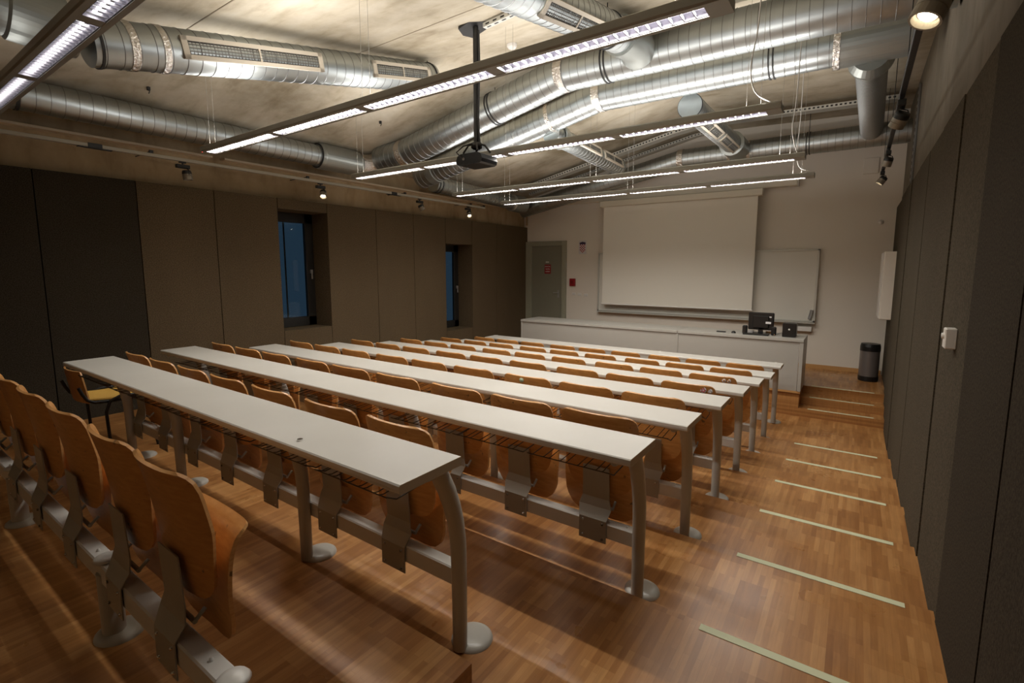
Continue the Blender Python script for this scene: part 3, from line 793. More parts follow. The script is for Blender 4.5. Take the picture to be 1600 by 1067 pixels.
# duct along the left wall, in two runs
oF = U(-6.5, 0.9, 1.60); bF = thing('wall_duct', 'ribbed duct along the top of the left wall, ending at the grey silencer', 'duct', oF, 'ducts along the left wall')
duct_section(bF, (0, 0, 0), rel((-6.5, 4.5, 1.60), oF), RB * 0.97, pitch=0.088)
band(bF, (0, 0, 0), rel((-6.5, 4.5, 1.60), oF), 0.10, RB * 0.97, 0.02, M_RUBBER, 'rubber_collar', 0.006)
A = rel((-6.5, 4.42, 1.60), oF); B = rel((-6.5, 5.12, 1.60), oF); L_ = (Vector(B) - Vector(A)).length
m = MB(); m.lathe([(RB, -0.04), (RB * 1.2, -0.035), (RB * 1.2, 0.0), (0.185 * S, 0.01), (0.185 * S, L_ - 0.06), (RB * 1.05, L_ - 0.03), (RB, L_ + 0.05)], 40, smooth=False)
e = m.obj('silencer', M_SILENCER, bF, A); orient(e, A, B)
band(bF, A, B, -0.05, RB, 0.02, M_RUBBER, 'rubber_collar', 0.02)
m = MB(); m.tube([rel((-6.5, 5.1, 1.60), oF), rel((-6.5, 5.25, 1.61), oF), rel((-6.42, 5.36, 1.64), oF), rel((-6.27, 5.4, 1.69), oF)], RB * 1.05, 28); m.obj('elbow', M_TAPE, bF)
hanger(bF, oF, -6.5, 4.42, 1.60, RB)
oG = U(-6.5, 6.75, 1.53); bG = thing('wall_duct', 'ribbed duct along the left wall beyond the twin ducts, far corner', 'duct', oG, 'ducts along the left wall')
duct_section(bG, (0, 0, 0), rel((-6.5, 9.3, 1.45), oG), RB, cap0=True)
for tt in (0.02, 0.05): band(bG, (0, 0, 0), rel((-6.5, 9.3, 1.45), oG), tt, RB, 0.014, M_RUBBER, 'rubber_collar', 0.008)
A = rel((-6.5, 9.25, 1.45), oG); B = rel((-6.5, 9.75, 1.44), oG)
m = MB(); m.lathe([(RB, -0.02), (0.19 * S, 0.0), (0.19 * S, 0.38), (RB, 0.42)], 32, smooth=False); e = m.obj('silencer', M_SILENCER, bG, A); orient(e, A, B)
# wall pipe end below front twin duct (dark elbow seen behind the second lamp)
# hidden ledge under the wall duct
m = MB(); ub(m, XLC, XLC + 0.12, 1.0, 3.15, 1.405, 1.43); ub(m, XLC, XLC + 0.12, 3.3, 9.6, 1.405, 1.43); struct('trim_3', m, new_mat('ledge_concrete', (0.62, 0.52, 0.38), 0.7))

# ------------------------------------------------------------------ pendant louvre lamps
LS = 1.15
FX0, FX1 = -4.58 * LS, -0.453 * LS
FZ = 0.961 * LS
def lamp(y, label, i):
    o = U((FX0 + FX1) / 2, y, FZ); hx = (FX1 - FX0) / 2 * S
    t = thing('pendant_lamp', label, 'lamp', o, 'long pendant louvre lamps')
    hw = 0.066; h = 0.050; ap = 0.034
    hb = MB()
    prof = [(-hw, 0.008), (-hw + 0.006, 0), (-ap - 0.004, 0), (-ap - 0.004, 0.034), (ap + 0.004, 0.034), (ap + 0.004, 0), (hw - 0.006, 0), (hw, 0.008), (hw, h - 0.012), (hw - 0.02, h), (ap + 0.02, h), (ap + 0.02, h - 0.008), (-ap - 0.02, h - 0.008), (-ap - 0.02, h), (-hw + 0.02, h), (-hw, h - 0.012)]
    # side bodies and roof as separate prisms (keeps the aperture open)
    hb.prism([(-hw, 0.008), (-hw + 0.006, 0), (-ap - 0.004, 0), (-ap - 0.004, h - 0.008), (-hw + 0.02, h), (-hw, h - 0.012)], -hx, hx)
    hb.prism([(hw, 0.008), (hw, h - 0.012), (hw - 0.02, h), (ap + 0.004, h - 0.008), (ap + 0.004, 0), (hw - 0.006, 0)], -hx, hx)
    hb.box(-hx, hx, -ap - 0.004, ap + 0.004, 0.034, 0.038)
    hb.box(-hx, -hx + 0.03, -ap - 0.004, ap + 0.004, 0, 0.034); hb.box(hx - 0.08, hx, -ap - 0.004, ap + 0.004, 0, 0.034)
    bays = 4; L0 = -hx + 0.03; L1 = hx - 0.08; bl = (L1 - L0) / bays
    for j in range(1, bays): hb.box(L0 + bl * j - 0.03, L0 + bl * j + 0.03, -ap - 0.004, ap + 0.004, 0.002, 0.034)
    hb.obj('housing', M_HOUSING, t)
    for j in range(bays):
        a = L0 + bl * j + (0.03 if j else 0); b = L0 + bl * (j + 1) - (0.03 if j < bays - 1 else 0)
        lv = MB(); nb = 21
        for q in range(nb + 1):
            x = a + 0.002 + (b - a - 0.004) * q / nb
            lv.box(x - 0.0016, x + 0.0016, -ap, ap, 0.001, 0.013)
        for s_ in (-1, 1):
            lv.add([(a, s_ * ap, 0.003), (b, s_ * ap, 0.003), (b, s_ * ap * 0.72, 0.030), (a, s_ * ap * 0.72, 0.030)], [(0, 1, 2, 3)])
        lo = lv.obj('louvre', M_LOUVRE, t)
        tb = MB(); tb.cyl((a + 0.01, 0, 0.024), (b - 0.01, 0, 0.024), 0.006, 10); tb.obj('tube', M_TUBE, t)
        for up in (0, 1):
            ld = bpy.data.lights.new('lamp_light', 'AREA'); ld.shape = 'RECTANGLE'; ld.size = b - a - 0.02
            ld.size_y = 0.03 if not up else 0.06; ld.energy = (P_UP if up else P_DOWN) * (0.08, 1.0, 1.0, 1.25, 1.35)[i]; ld.color = (1.0, 0.955, 0.91) if up else (1.0, 0.955, 0.885)
            if not up: ld.spread = math.radians(175)
            lo_ = bpy.data.objects.new('lamp_light', ld); C.objects.link(lo_); lo_.parent = t
            lo_.location = ((a + b) / 2, 0, 0.0125 if not up else h + 0.004)
            if up: lo_.rotation_euler = (PI, 0, 0)
    # suspension wires in pairs
    for x in (-hx + 0.03, -hx + 0.12, -0.02 * hx, -0.02 * hx + 0.07, hx - 0.12, hx - 0.2):
        xs = (FX0 + FX1) / 2 + x / S; zc = ceil_z(xs, y)
        wv = MB(); wv.tube([(x, 0, h - 0.01), (x, 0, (zc - FZ) * S)], 0.0012, 5); wv.obj('suspension_wire', M_THREAD, t)
    if i == 1:
        q = MB(); q.lathe([(0.0001, -0.004), (0.003, 0)], 8, (-hx + 0.01, -hw + 0.01, 0.0)); q.obj('indicator', M_LEDR, t, label='tiny red indicator light')
    return t, o, hx
ly = [v_ * LS for v_ in (0.739, 2.056, 3.558, 5.19, 6.295)]
lab = ['dim long pendant lamp at the rear, cut off by the picture top left', 'long pendant lamp crossing the top of the room in front of the projector pole',
       'long pendant lamp passing behind the projector', 'long pendant lamp next to last before the projection screen', 'long pendant lamp nearest to the projection screen']
lamps = [lamp(y, lab[i], i) for i, y in enumerate(ly)]
def cable(label, pts, r=0.004, mat=M_CABLE, name='power_cable'):
    o = U(*pts[0]); m = MB(); P = [Vector(rel(p, o)) for p in pts]
    Q = []
    for i in range(len(P) - 1):
        for q in range(6):
            u = q / 6; p0 = P[max(i - 1, 0)]; p1 = P[i]; p2 = P[i + 1]; p3 = P[min(i + 2, len(P) - 1)]
            Q.append(0.5 * (2 * p1 + (p2 - p0) * u + (2 * p0 - 5 * p1 + 4 * p2 - p3) * u * u + (3 * p1 - p0 - 3 * p2 + p3) * u ** 3))
    Q.append(P[-1]); m.tube(Q, r, 6); ob = m.obj(name, mat, None, o); return tag(ob, label, 'cable', 'lamp power cables')
cable('white power cable curving down to the right end of the lamp behind the projector', [(-0.70, 4.12, Nz(4.12)), (-0.71, 4.11, 1.75), (-0.74, 4.08, 1.45), (-0.70, 4.06, 1.26), (-0.60, 4.09, 1.18)])
cable('white power cable looping to the right end of the lamp nearest the screen', [(-0.70, 7.1, Cz(-0.70) - 0.03), (-0.70, 7.1, 1.8), (-0.72, 7.15, 1.4), (-0.68, 7.18, 1.23), (-0.57, 7.19, 1.18)])
cable('white power cable to the right end of the lamp next to last before the screen', [(-0.62, 5.94, Cz(-0.62)), (-0.63, 5.93, 1.75), (-0.65, 5.92, 1.4), (-0.60, 5.92, 1.18)])

# ------------------------------------------------------------------ track spotlights
def track(label, x, y0, y1, z, mat):
    o = U(x, (y0 + y1) / 2, z); hl = (y1 - y0) / 2 * S
    t = thing('light_track', label, 'track', o, 'spotlight tracks')
    m = MB(); m.box(-0.017, 0.017, -hl, hl, 0, 0.032, 0.003); m.obj('rail', mat, t)
    return t, o, hl
tL, oTL, hlL = track('pale straight spotlight track along the upper left wall', -6.6, -0.2, 8.4, 1.235, new_mat('track_grey', (0.40, 0.37, 0.30), 0.5))
for y in (1.846, 5.89):
    m = MB(); yy = y * S - oTL[1]; m.box(-0.022, 0.022, yy - 0.05, yy + 0.05, -0.004, 0.036, 0.002); m.box(-0.02, 0.02, yy - 0.12, yy + 0.12, -0.008, -0.002); m.obj('coupler', M_BLACKM, tL)
for y in (2.35, 4.28, 6.15, 7.95, 8.38):
    m = MB(); yy = y * S - oTL[1]; m.box(-0.012, 0.012, yy - 0.015, yy + 0.015, 0.03, 0.06); m.tube([(-0.0, yy, 0.05), (-0.45 * S, yy, 0.05)], 0.005, 6); m.obj('wall_bracket', M_BLACKM, tL)
tR, oTR, hlR = track('dark straight spotlight track along the upper right wall', 0.2, 1.5, 9.6, 1.42, M_BLACKM)
for y in (2.2, 3.4, 5.0, 7.2, 9.3):
    m = MB(); yy = y * S - oTR[1]; m.box(-0.012, 0.012, yy - 0.015, yy + 0.015, 0.03, 0.06); m.tube([(0.0, yy, 0.05), (0.0, yy, (ceil_z(0.2, y) - 1.42) * S)], 0.003, 6); m.obj('hanger_rod', M_BLACKM, tR)
def spot(x, y, zt, label, on, aim, sc_=1.0, energy=None):
    """zt: underside of the track"""
    o = U(x, y, zt - 0.002); t = thing('track_spotlight', label, 'spotlight', o, 'track spotlights')
    m = MB(); m.box(-0.014, 0.014, -0.03, 0.03, -0.012, 0.0, 0.002); m.cyl((0, 0, -0.03), (0, 0, -0.01), 0.008, 10); m.obj('track_adapter', M_BLACKM, t)
    m = MB(); m.box(-0.022 * sc_, 0.022 * sc_, -0.06 * sc_, 0.06 * sc_, -0.062 * sc_, -0.028, 0.004); m.obj('driver_box', M_BLACKM, t)
    d = Vector(aim).normalized(); c = Vector((0, 0.035 * sc_, -0.125 * sc_))
    m = MB(); m.tube([(0, 0.035, -0.06 * sc_), (0.036 * sc_, 0.035, -0.075 * sc_), (0.042 * sc_, 0.035, -0.11 * sc_), tuple(c + Vector((0.038 * sc_, 0, 0)))], 0.004, 6); m.obj('yoke', M_BLACKM, t)
    hd = MB(); r = 0.042 * sc_; L_ = 0.09 * sc_
    hd.mat(1); hd.lathe([(0.0001, -L_ / 2), (r * 0.85, -L_ / 2), (r, -L_ * 0.3), (r, -L_ * 0.12)], 24, smooth=True); hd.mat(0)
    hd.lathe([(r, -L_ * 0.12), (r * 1.02, L_ * 0.12)], 24); hd.lathe([(r * 1.02, L_ * 0.12), (r * 0.97, L_ * 0.14), (r * 1.02, L_ * 0.16), (r * 1.02, L_ / 2), (r * 0.86, L_ / 2), (r * 0.7, L_ * 0.3), (0.0001, L_ * 0.3)], 24, smooth=False)
    h = hd.obj('head', [M_SPOTGREY, M_BLACKM], t, tuple(c)); orient(h, (0, 0, 0), d)
    if on:
        ln = MB(); ln.lathe([(0.0001, L_ * 0.36), (r * 0.55, L_ * 0.34), (r * 0.6, L_ * 0.31)], 20); ln.obj('lens', M_SPOTON, h)
        ld = bpy.data.lights.new('spot_light', 'SPOT'); ld.energy = energy or P_SPOT; ld.color = (1, 0.80, 0.56); ld.spot_size = math.radians(75); ld.spot_blend = 0.8; ld.shadow_soft_size = 0.02
        lo = bpy.data.objects.new('spot_light', ld); C.objects.link(lo); lo.parent = t; lo.location = tuple(c + d * L_ * 0.6)
        lo.rotation_mode = 'QUATERNION'; lo.rotation_quaternion = (-d).to_track_quat('Z', 'Y')
    else:
        ln = MB(); ln.lathe([(0.0001, L_ * 0.32), (r * 0.6, L_ * 0.31)], 20); ln.obj('lens', M_BLACK, h)
spot(-6.6, 2.66, 1.235, 'unlit spotlight on the left track, nearest to the camera', False, (0.05, 0.1, -1))
spot(-6.6, 4.48, 1.235, 'glowing spotlight on the left track, above the nearer window', True, (0.42, -0.35, -0.8))
spot(-6.6, 6.5, 1.235, 'unlit spotlight on the left track, between the two windows', False, (0.3, 0.35, -0.8))
spot(-6.6, 7.85, 1.235, 'glowing spotlight on the left track, farthest from the camera', True, (0.42, -0.35, -0.8))
spot(0.2, 3.1, 1.42, 'large glowing spotlight at the top right corner of the picture', True, (-0.35, -0.25, -0.9), 1.35)
spot(0.2, 5.42, 1.42, 'spotlight on the right track, second from the camera, lamp facing away', False, (-0.35, 0.45, -0.75), 1.15)
spot(0.2, 7.6, 1.42, 'spotlight on the right track, third from the camera', True, (-0.25, 0.25, -0.95), 1.0, 5)
spot(0.19, 9.0, 1.40, 'spotlight on the right track, farthest from the camera', True, (-0.55, -0.05, -0.8), 1.0, 5)

# ------------------------------------------------------------------ projector
def projector():
    x, y = -3.065, 3.785; zc = ceil_z(x, y); o = U(x, y, zc)
    t = thing('projector_mount', 'black ceiling mount and pole carrying the projector', 'mount', o)
    m = MB(); tilt = SL
    m.add([(a, b, a * tilt + c) for c in (-0.02, 0.0) for a, b in ((-0.10, -0.09), (0.10, -0.09), (0.13, 0.0), (0.10, 0.09), (-0.10, 0.09), (-0.13, 0))],
          [(5, 4, 3, 2, 1, 0), (6, 7, 8, 9, 10, 11)] + [(i, (i + 1) % 6, 6 + (i + 1) % 6, 6 + i) for i in range(6)]); m.obj('ceiling_plate', M_BLACKM, t)
    zb = (1.155 - zc) * S
    m = MB(); m.tube([(0, 0, -0.02), (0, 0, zb)], 0.022, 16); m.obj('pole', M_BLACKM, t)
    m = MB(); m.tube([(0.028, 0, -0.05), (0.034, 0, -0.3), (0.027, -0.01, -0.7), (0.03, 0, zb)], 0.009, 8); m.obj('cable', M_RUBBER, t)
    m = MB()
    for a in range(4):
        c, s_ = math.cos(a * PI / 2 + 0.6), math.sin(a * PI / 2 + 0.6)
        m.tube([(0, 0, zb + 0.02), (c * 0.07, s_ * 0.06, zb - 0.0), (c * 0.12, s_ * 0.09, zb - 0.06)], 0.008, 8)
    m.lathe([(0.0001, 0.03), (0.04, 0.02), (0.045, -0.02), (0.03, -0.03)], 16, (0, 0, zb)); m.obj('spider_bracket', M_BLACKM, t)
    p = thing('projector', 'black projector hanging upside down from the ceiling pole', 'projector', U(x, y, 0.975))
    m = MB()
    pr = [(-0.125, 0.0), (-0.132, 0.025), (-0.12, 0.06), (-0.085, 0.075), (0.085, 0.075), (0.12, 0.06), (0.132, 0.025), (0.125, 0.0), (0.105, -0.01), (-0.105, -0.01)]
    m.prism(pr, -0.10, 0.10, 'y'); m.obj('body', M_BLACK, p)
    m = MB(); m.lathe([(0.0001, 0.0), (0.035, 0.0), (0.04, 0.02), (0.035, 0.03)], 20, (0.05, 0.09, 0.035), 'y'); m.obj('lens', M_BLACK, p)
    m = MB(); m.lathe([(0.0001, 0.0), (0.01, 0.001), (0.012, -0.004)], 12, (-0.05, -0.103, 0.035), 'y'); m.obj('port', M_GREYP, p)
    m = MB(); m.tube([(-0.07, -0.10, 0.04), (-0.11, -0.12, 0.09), (-0.07, -0.08, 0.14), (0, -0.02, 0.17)], 0.006, 6); m.obj('cable', M_RUBBER, p)
    q = thing('cable_channel', 'perforated metal channel from the projector mount along the ceiling', 'rail', U(-2.97, 3.80, ceil_z(-2.97, 3.80)))
    a = Vector((0, 0, -0.03)); b = Vector(rel((-2.05, 3.66, Nz(3.66) - 0.03), U(-2.97, 3.80, ceil_z(-2.97, 3.80))))
    m = MB(); d = b - a; L_ = d.length; m.box(-0.02, 0.02, -0.016, 0.016, 0, L_); m.mat(1)
    for i in range(int(L_ / 0.08)): m.box(-0.021, 0.021, -0.006, 0.006, 0.03 + i * 0.08, 0.07 + i * 0.08); m.box(-0.006, 0.006, -0.017, 0.017, 0.03 + i * 0.08, 0.07 + i * 0.08)
    ob = m.obj('channel', [M_ALU, M_BLACKM], q, tuple(a)); orient(ob, a, b)
projector()

# ------------------------------------------------------------------ small ceiling fittings
def detector(x, y, label, r=0.045):
    z = ceil_z(x, y); m = MB(); m.lathe([(0.0001, -0.045), (r * 0.7, -0.043), (r, -0.025), (r, 0)], 24)
    tag(m.obj('smoke_detector', M_WHITEP, loc=U(x, y, z)), label, 'detector', 'round ceiling detectors')
detector(-3.24, 4.62, 'small white detector on the ceiling right of the projector pole')
detector(-2.85, 7.6, 'small white detector on the ceiling between the two lamps, left one of two')
detector(-2.2, 7.9, 'small white detector on the ceiling between the two lamps, right one of two')
detector(-4.6, 8.3, 'small white detector on the ceiling above the projector body')
def hook(x, y, label):
    z = ceil_z(x, y); m = MB(); m.box(-0.012, 0.012, -0.012, 0.012, -0.03, 0.0, 0.002); m.tube([(0, 0, -0.02), (0.02, 0, -0.04), (0.0, 0, -0.055)], 0.004, 6)
    tag(m.obj('ceiling_hook', M_BLACKM, loc=U(x, y, z)), label, 'hook', 'small black ceiling fixings')
hook(-6.19, 2.23, 'small black fixing on the bare ceiling above the left wall duct')
hook(-5.55, 4.75, 'small black fixing on the ceiling above the twin ducts, left')
def cable_box(x, y, label):
    z = ceil_z(x, y); m = MB(); m.box(-0.04, 0.04, -0.04, 0.04, -0.04, 0, 0.004); tag(m.obj('junction_box', M_WHITEP, loc=U(x, y, z)), label, 'box')
cable_box(-0.62, 6.75, 'small white junction box on the ceiling right of the lamp cables')

# ------------------------------------------------------------------ cable trays near the front wall
def tray(label, pts, wdt, hgt, name='cable_tray'):
    o = U(*pts[0]); t = thing(name, label, 'cable tray', o, 'perforated cable trays')
    for a, b in zip(pts[:-1], pts[1:]):
        A, B = Vector(rel(a, o)), Vector(rel(b, o)); L_ = (B - A).length
        m = MB(); m.box(-wdt / 2, wdt / 2, -0.0015, 0.0015, 0, L_); m.box(-wdt / 2, -wdt / 2 + 0.003, 0, hgt, 0, L_); m.box(wdt / 2 - 0.003, wdt / 2, 0, hgt, 0, L_); m.mat(1)
        k = int(L_ / 0.05)
        for i in range(k):
            h = 0.012 + i * 0.05; m.box(-wdt / 2 - 0.001, -wdt / 2, hgt * 0.3, hgt * 0.7, h, h + 0.026); m.box(wdt / 2, wdt / 2 + 0.001, hgt * 0.3, hgt * 0.7, h, h + 0.026)
        ob = m.obj('tray_section', [M_ALU, M_BLACKM], t, tuple(A))
        d = (B - A).normalized(); xx = Vector((0, 1, 0)) if abs(d.y) < 0.9 else Vector((1, 0, 0)); yy = d.cross(xx).normalized()
        if yy.z < 0: xx = -xx; yy = -yy
        ob.matrix_basis = Matrix.Translation(A) @ Matrix(((xx.x, yy.x, d.x, 0), (xx.y, yy.y, d.y, 0), (xx.z, yy.z, d.z, 0), (0, 0, 0, 1)))
    return t
tray('perforated cable tray bending along the ceiling above the front duct', [(0.35, 9.45, 2.44), (-2.45, 9.45, 2.50), (-2.95, 9.45, 2.43), (-6.4, 9.45, 1.70)], 0.16, 0.05)
tray('narrow dark cable tray behind the perforated one, close to the front wall', [(-2.2, 10.2, 2.58), (-2.8, 10.2, 2.52), (-6.6, 10.2, 1.72)], 0.10, 0.04)
m = MB(); zt0, zt1 = (1.0 + ZF) * S, (2.42 + ZF) * S; hz = (zt1 - zt0) / 2
m.box(-0.012, 0.006, -0.05, 0.05, -hz, hz); m.mat(1)
for i in range(16): m.box(-0.014, -0.011, -0.02, 0.02, -hz + 0.03 + i * 0.073, -hz + 0.065 + i * 0.073)
tag(m.obj('vertical_cable_tray', [M_SEAM, M_BLACKM], loc=(XRC * S - 0.01, 8.75 * S, (zt0 + zt1) / 2)), 'vertical perforated cable tray on the right wall above the panels', 'cable tray')

# ------------------------------------------------------------------ front wall: door, boards, screen
def front():
    yw = YF
    # door and frame
    x0, x1, zt = -6.90, -5.80, 0.64
    f = MB(); fw = 0.11
    ub(f, x0 - 0.06, x0 + fw, yw - 0.07, yw, STAGE, zt + 0.0, 0.003); ub(f, x1 - fw, x1, yw - 0.07, yw, STAGE, zt, 0.003); ub(f, x0 + fw, x1 - fw, yw - 0.07, yw, zt - fw, zt, 0.003)
    fr = f.obj('door_1', M_DOORFR); fr['kind'] = 'structure'
    d = MB(); ub(d, x0 + fw, x1 - fw, yw - 0.035, yw - 0.002, STAGE + 0.01, zt - fw, 0.002); leaf = d.obj('door_leaf', M_DOOR, fr)
    h = MB(); c = U(x1 - fw - 0.1, yw - 0.035, -0.62)
    h.box(c[0] - 0.02, c[0] + 0.02, c[1] - 0.008, c[1], c[2] - 0.10, c[2] + 0.05, 0.003); h.tube([(c[0], c[1], c[2]), (c[0], c[1] - 0.045, c[2]), (c[0] - 0.10, c[1] - 0.045, c[2])], 0.008, 8)
    h.obj('door_handle', M_GREYP, fr)
    # notice on the door
    cx, _, cz = U(-6.32, yw, -0.04)
    s = MB(); y = (yw - 0.035) * S; s.box(-0.075, 0.075, -0.003, 0, -0.095, 0.095)
    n = s.obj('door_notice', M_RED, loc=(cx, y, cz)); tag(n, 'small red notice with three lines of white lettering on the door', 'sign')
    M_TXT = new_mat('notice_lettering', (0.85, 0.75, 0.75), 0.6)
    def text(body, size, loc, parent, mat, name='lettering'):
        cu = bpy.data.curves.new(name, 'FONT'); cu.body = body; cu.size = size; cu.align_x = 'CENTER'; cu.align_y = 'CENTER'; cu.extrude = 0.0008; cu.offset = 0.0006
        tmp = bpy.data.objects.new('tmp', cu); C.objects.link(tmp); bpy.context.view_layer.update()
        me = bpy.data.meshes.new_from_object(tmp.evaluated_get(bpy.context.evaluated_depsgraph_get())); bpy.data.objects.remove(tmp)
        me.materials.clear(); me.materials.append(mat); o = bpy.data.objects.new(name, me); C.objects.link(o); o.parent = parent; o.location = loc; o.rotation_euler = (PI / 2, 0, 0); return o
    for i in range(3):
        text(('IZLAZ ZA', 'SLU\u010cAJ', 'NU\u017dDE')[i], 0.03, (0, -0.0045, 0.052 - 0.052 * i), n, M_TXT)
    s = MB(); s.box(-0.04, 0.04, -0.003, 0, -0.012, 0.012, 0.001); tag(s.obj('door_plate', M_WHITEP, loc=(cx - 0.01, y, cz + 0.145)), 'tiny pale plate on the door above the red notice', 'plate')
    # coat of arms print
    cx, _, cz = U(-5.385, yw, 0.475); s = MB(); s.box(-0.085, 0.085, -0.003, 0, -0.135, 0.135)
    p = s.obj('crest_poster', M_PAPER, loc=(cx, yw * S, cz)); tag(p, 'white print with a red and white chequered shield and dark crown on the front wall', 'poster')
    M_CR = new_mat('crest_red', (0.36, 0.006, 0.03), 0.7); M_CW = new_mat('crest_white', (0.8, 0.78, 0.78), 0.7); M_CB = new_mat('crest_dark', (0.05, 0.03, 0.08), 0.7)
    s = MB(); cw = 0.019
    sh = [(-0.0475, 0.045), (0.0475, 0.045), (0.0475, -0.02), (0.04, -0.05), (0.022, -0.073), (0.0, -0.085), (-0.022, -0.073), (-0.04, -0.05), (-0.0475, -0.02)]
    s.mat(1); s.prism(sh, -0.0045, -0.003, 'y'); s.mat(0)
    for r in range(7):
        for c_ in range(5):
            if (r + c_) % 2 == 0:
                xa = -0.0475 + cw * c_; za = 0.045 - cw * r; zb = za - cw; xb = xa + cw; xm = (xa + xb) / 2
                if r >= 5 and abs(xm) > 0.03: continue
                if r >= 6 and abs(xm) > 0.01: continue
                if zb < -0.085: zb = -0.084
                s.box(xa, xb, -0.0055, -0.0045, zb, za)
    q_ = s.obj('chequered_shield', [M_CR, M_CW], p); q_.scale = (1.25, 1, 1.25)
    s = MB(); s.prism([(-0.055, 0.055), (-0.05, 0.05), (0.05, 0.05), (0.055, 0.055), (0.06, 0.082), (0.042, 0.078), (0.035, 0.092), (0.018, 0.084), (0.0, 0.098), (-0.018, 0.084), (-0.035, 0.092), (-0.042, 0.078), (-0.06, 0.082)], -0.005, -0.003, 'y'); q_ = s.obj('crown', M_CB, p); q_.scale = (1.15, 1, 1.15)
    # alarm box, switches
    cx, _, cz = U(-5.625, yw, -0.355); s = MB(); s.box(-0.06, 0.06, -0.05, 0, -0.075, 0.075, 0.005); a = s.obj('alarm_box', M_RED, loc=(cx, yw * S, cz)); tag(a, 'dark red alarm box on the wall right of the door', 'alarm')
    s = MB(); s.box(-0.03, 0.03, -0.054, -0.05, -0.03, 0.03, 0.002); s.obj('push_plate', new_mat('dark_red', (0.2, 0.01, 0.01), 0.4), a)
    for i, xx in enumerate((-5.60, -5.44, -5.27)):
        c = U(xx, yw, -0.63 - 0.01 * i); s = MB(); s.box(-0.04, 0.04, -0.012, 0, -0.025, 0.025, 0.004)
        tag(s.obj('light_switch', M_WHITEP, loc=c), '%s of three pale wall switches below the red alarm box' % ('leftmost', 'middle', 'rightmost')[i], 'switch', 'switches on the front wall')
    # whiteboard
    x0, x1, z0, z1 = -4.93, -0.585, -1.0, 0.33
    o = U((x0 + x1) / 2, yw, (z0 + z1) / 2); t = thing('whiteboard', 'wide whiteboard with aluminium frame behind the projection screen', 'whiteboard', o)
    hx, hz = (x1 - x0) / 2 * S, (z1 - z0) / 2 * S
    m = MB(); m.box(-hx + 0.02, hx - 0.02, -0.07, -0.03, -hz + 0.02, hz - 0.02); m.obj('board', M_BOARD, t)
    m = MB(); m.box(-hx, -hx + 0.03, -0.085, 0, -hz, hz, 0.003); m.box(hx - 0.03, hx, -0.085, 0, -hz, hz, 0.003); m.box(-hx, hx, -0.085, 0, hz - 0.025, hz, 0.003); m.box(-hx, hx, -0.085, 0, -hz, -hz + 0.025, 0.003); m.obj('frame', M_ALU, t)
    m = MB(); m.box(-hx, hx, -0.12, -0.05, -hz - 0.022, -hz - 0.008, 0.003); m.box(-hx, hx, -0.125, -0.115, -hz - 0.022, -hz + 0.0, 0.002); m.obj('pen_tray', M_ALU, t)
    c = U(-0.66, yw - 0.1, -0.86); m = MB(); m.box(-0.022, 0.022, -0.03, 0.0, -0.075, 0.075, 0.006)
    e = tag(m.obj('board_eraser', M_GREYP, loc=c), 'grey board eraser at the lower right corner of the whiteboard', 'eraser'); e.rotation_euler = (0, 0.18, 0)
    c = U(-0.83, yw, -1.14); m = MB(); m.box(-0.17, 0.17, -0.10, 0, -0.03, 0.045, 0.006); tag(m.obj('wall_box', M_WHITEP, loc=c), 'low pale box on the wall under the right end of the whiteboard', 'box')
    # projection screen
    ys = 10.33; x0, x1 = -4.76, -1.60; o = U((x0 + x1) / 2, ys, 1.34); t = thing('projection_screen', 'large pulled-down projection screen in front of the whiteboard', 'screen', o)
    hx = (x1 - x0) / 2 * S
    m = MB(); m.box(-hx - 0.05, hx + 0.05, -0.055, 0.055, -0.01, 0.10, 0.01); m.obj('case', M_CASE, t)
    zb = (-0.82 - 1.34) * S
    m = MB(); m.box(-hx + 0.02, hx - 0.02, -0.002, 0.002, zb, 0.0); m.obj('fabric', M_SCREEN, t)
    m = MB(); m.tube([(-hx + 0.01, 0, zb), (hx - 0.01, 0, zb)], 0.014, 10); m.obj('weight_bar', M_WHITEP, t)
    for s_ in (-1, 1):
        m = MB(); m.box(s_ * hx - 0.02, s_ * hx + 0.02, 0.0, (YF - ys) * S - 0.002, 0.03, 0.07); m.obj('wall_bracket', M_WHITEP, t)
    ys = 10.47; x0, x1 = -6.1, -1.0; o = U((x0 + x1) / 2, ys, 1.495); hx = (x1 - x0) / 2 * S
    t = thing('roller_case', 'longer closed roller case mounted behind and above the projection screen', 'roller case', o)
    m = MB(); m.box(-hx, hx, -0.05, 0.06, -0.02, 0.085, 0.012); m.obj('case', M_CASE, t)
    m = MB(); m.box(-hx - 0.01, -hx, -0.055, 0.065, -0.025, 0.09, 0.002); m.box(hx, hx + 0.01, -0.055, 0.065, -0.025, 0.09, 0.002); m.obj('end_plates', M_WHITEP, t)
    for xx in (-0.8, 0.8):
        m = MB(); m.box(xx * hx - 0.02, xx * hx + 0.02, 0.05, (YF - ys) * S - 0.002, 0.02, 0.06); m.obj('wall_bracket', M_WHITEP, t)
    # junction plate and sensor on the wall, right
    c = U(0.06, yw, 1.72); m = MB(); m.box(-0.09, 0.09, -0.02, 0, -0.11, 0.11, 0.004); tag(m.obj('junction_plate', M_WHITEWALL, loc=c), 'square pale junction cover high on the front wall near the right corner', 'cover')
    c = U(0.26, yw, 0.77); m = MB(); m.lathe([(0.0001, -0.02), (0.012, -0.02), (0.013, -0.012), (0.035, -0.01), (0.036, 0)], 20, axis='y'); tag(m.obj('wall_socket', M_WHITEP, loc=c), 'small round socket on the front wall near the right corner', 'socket')
front()

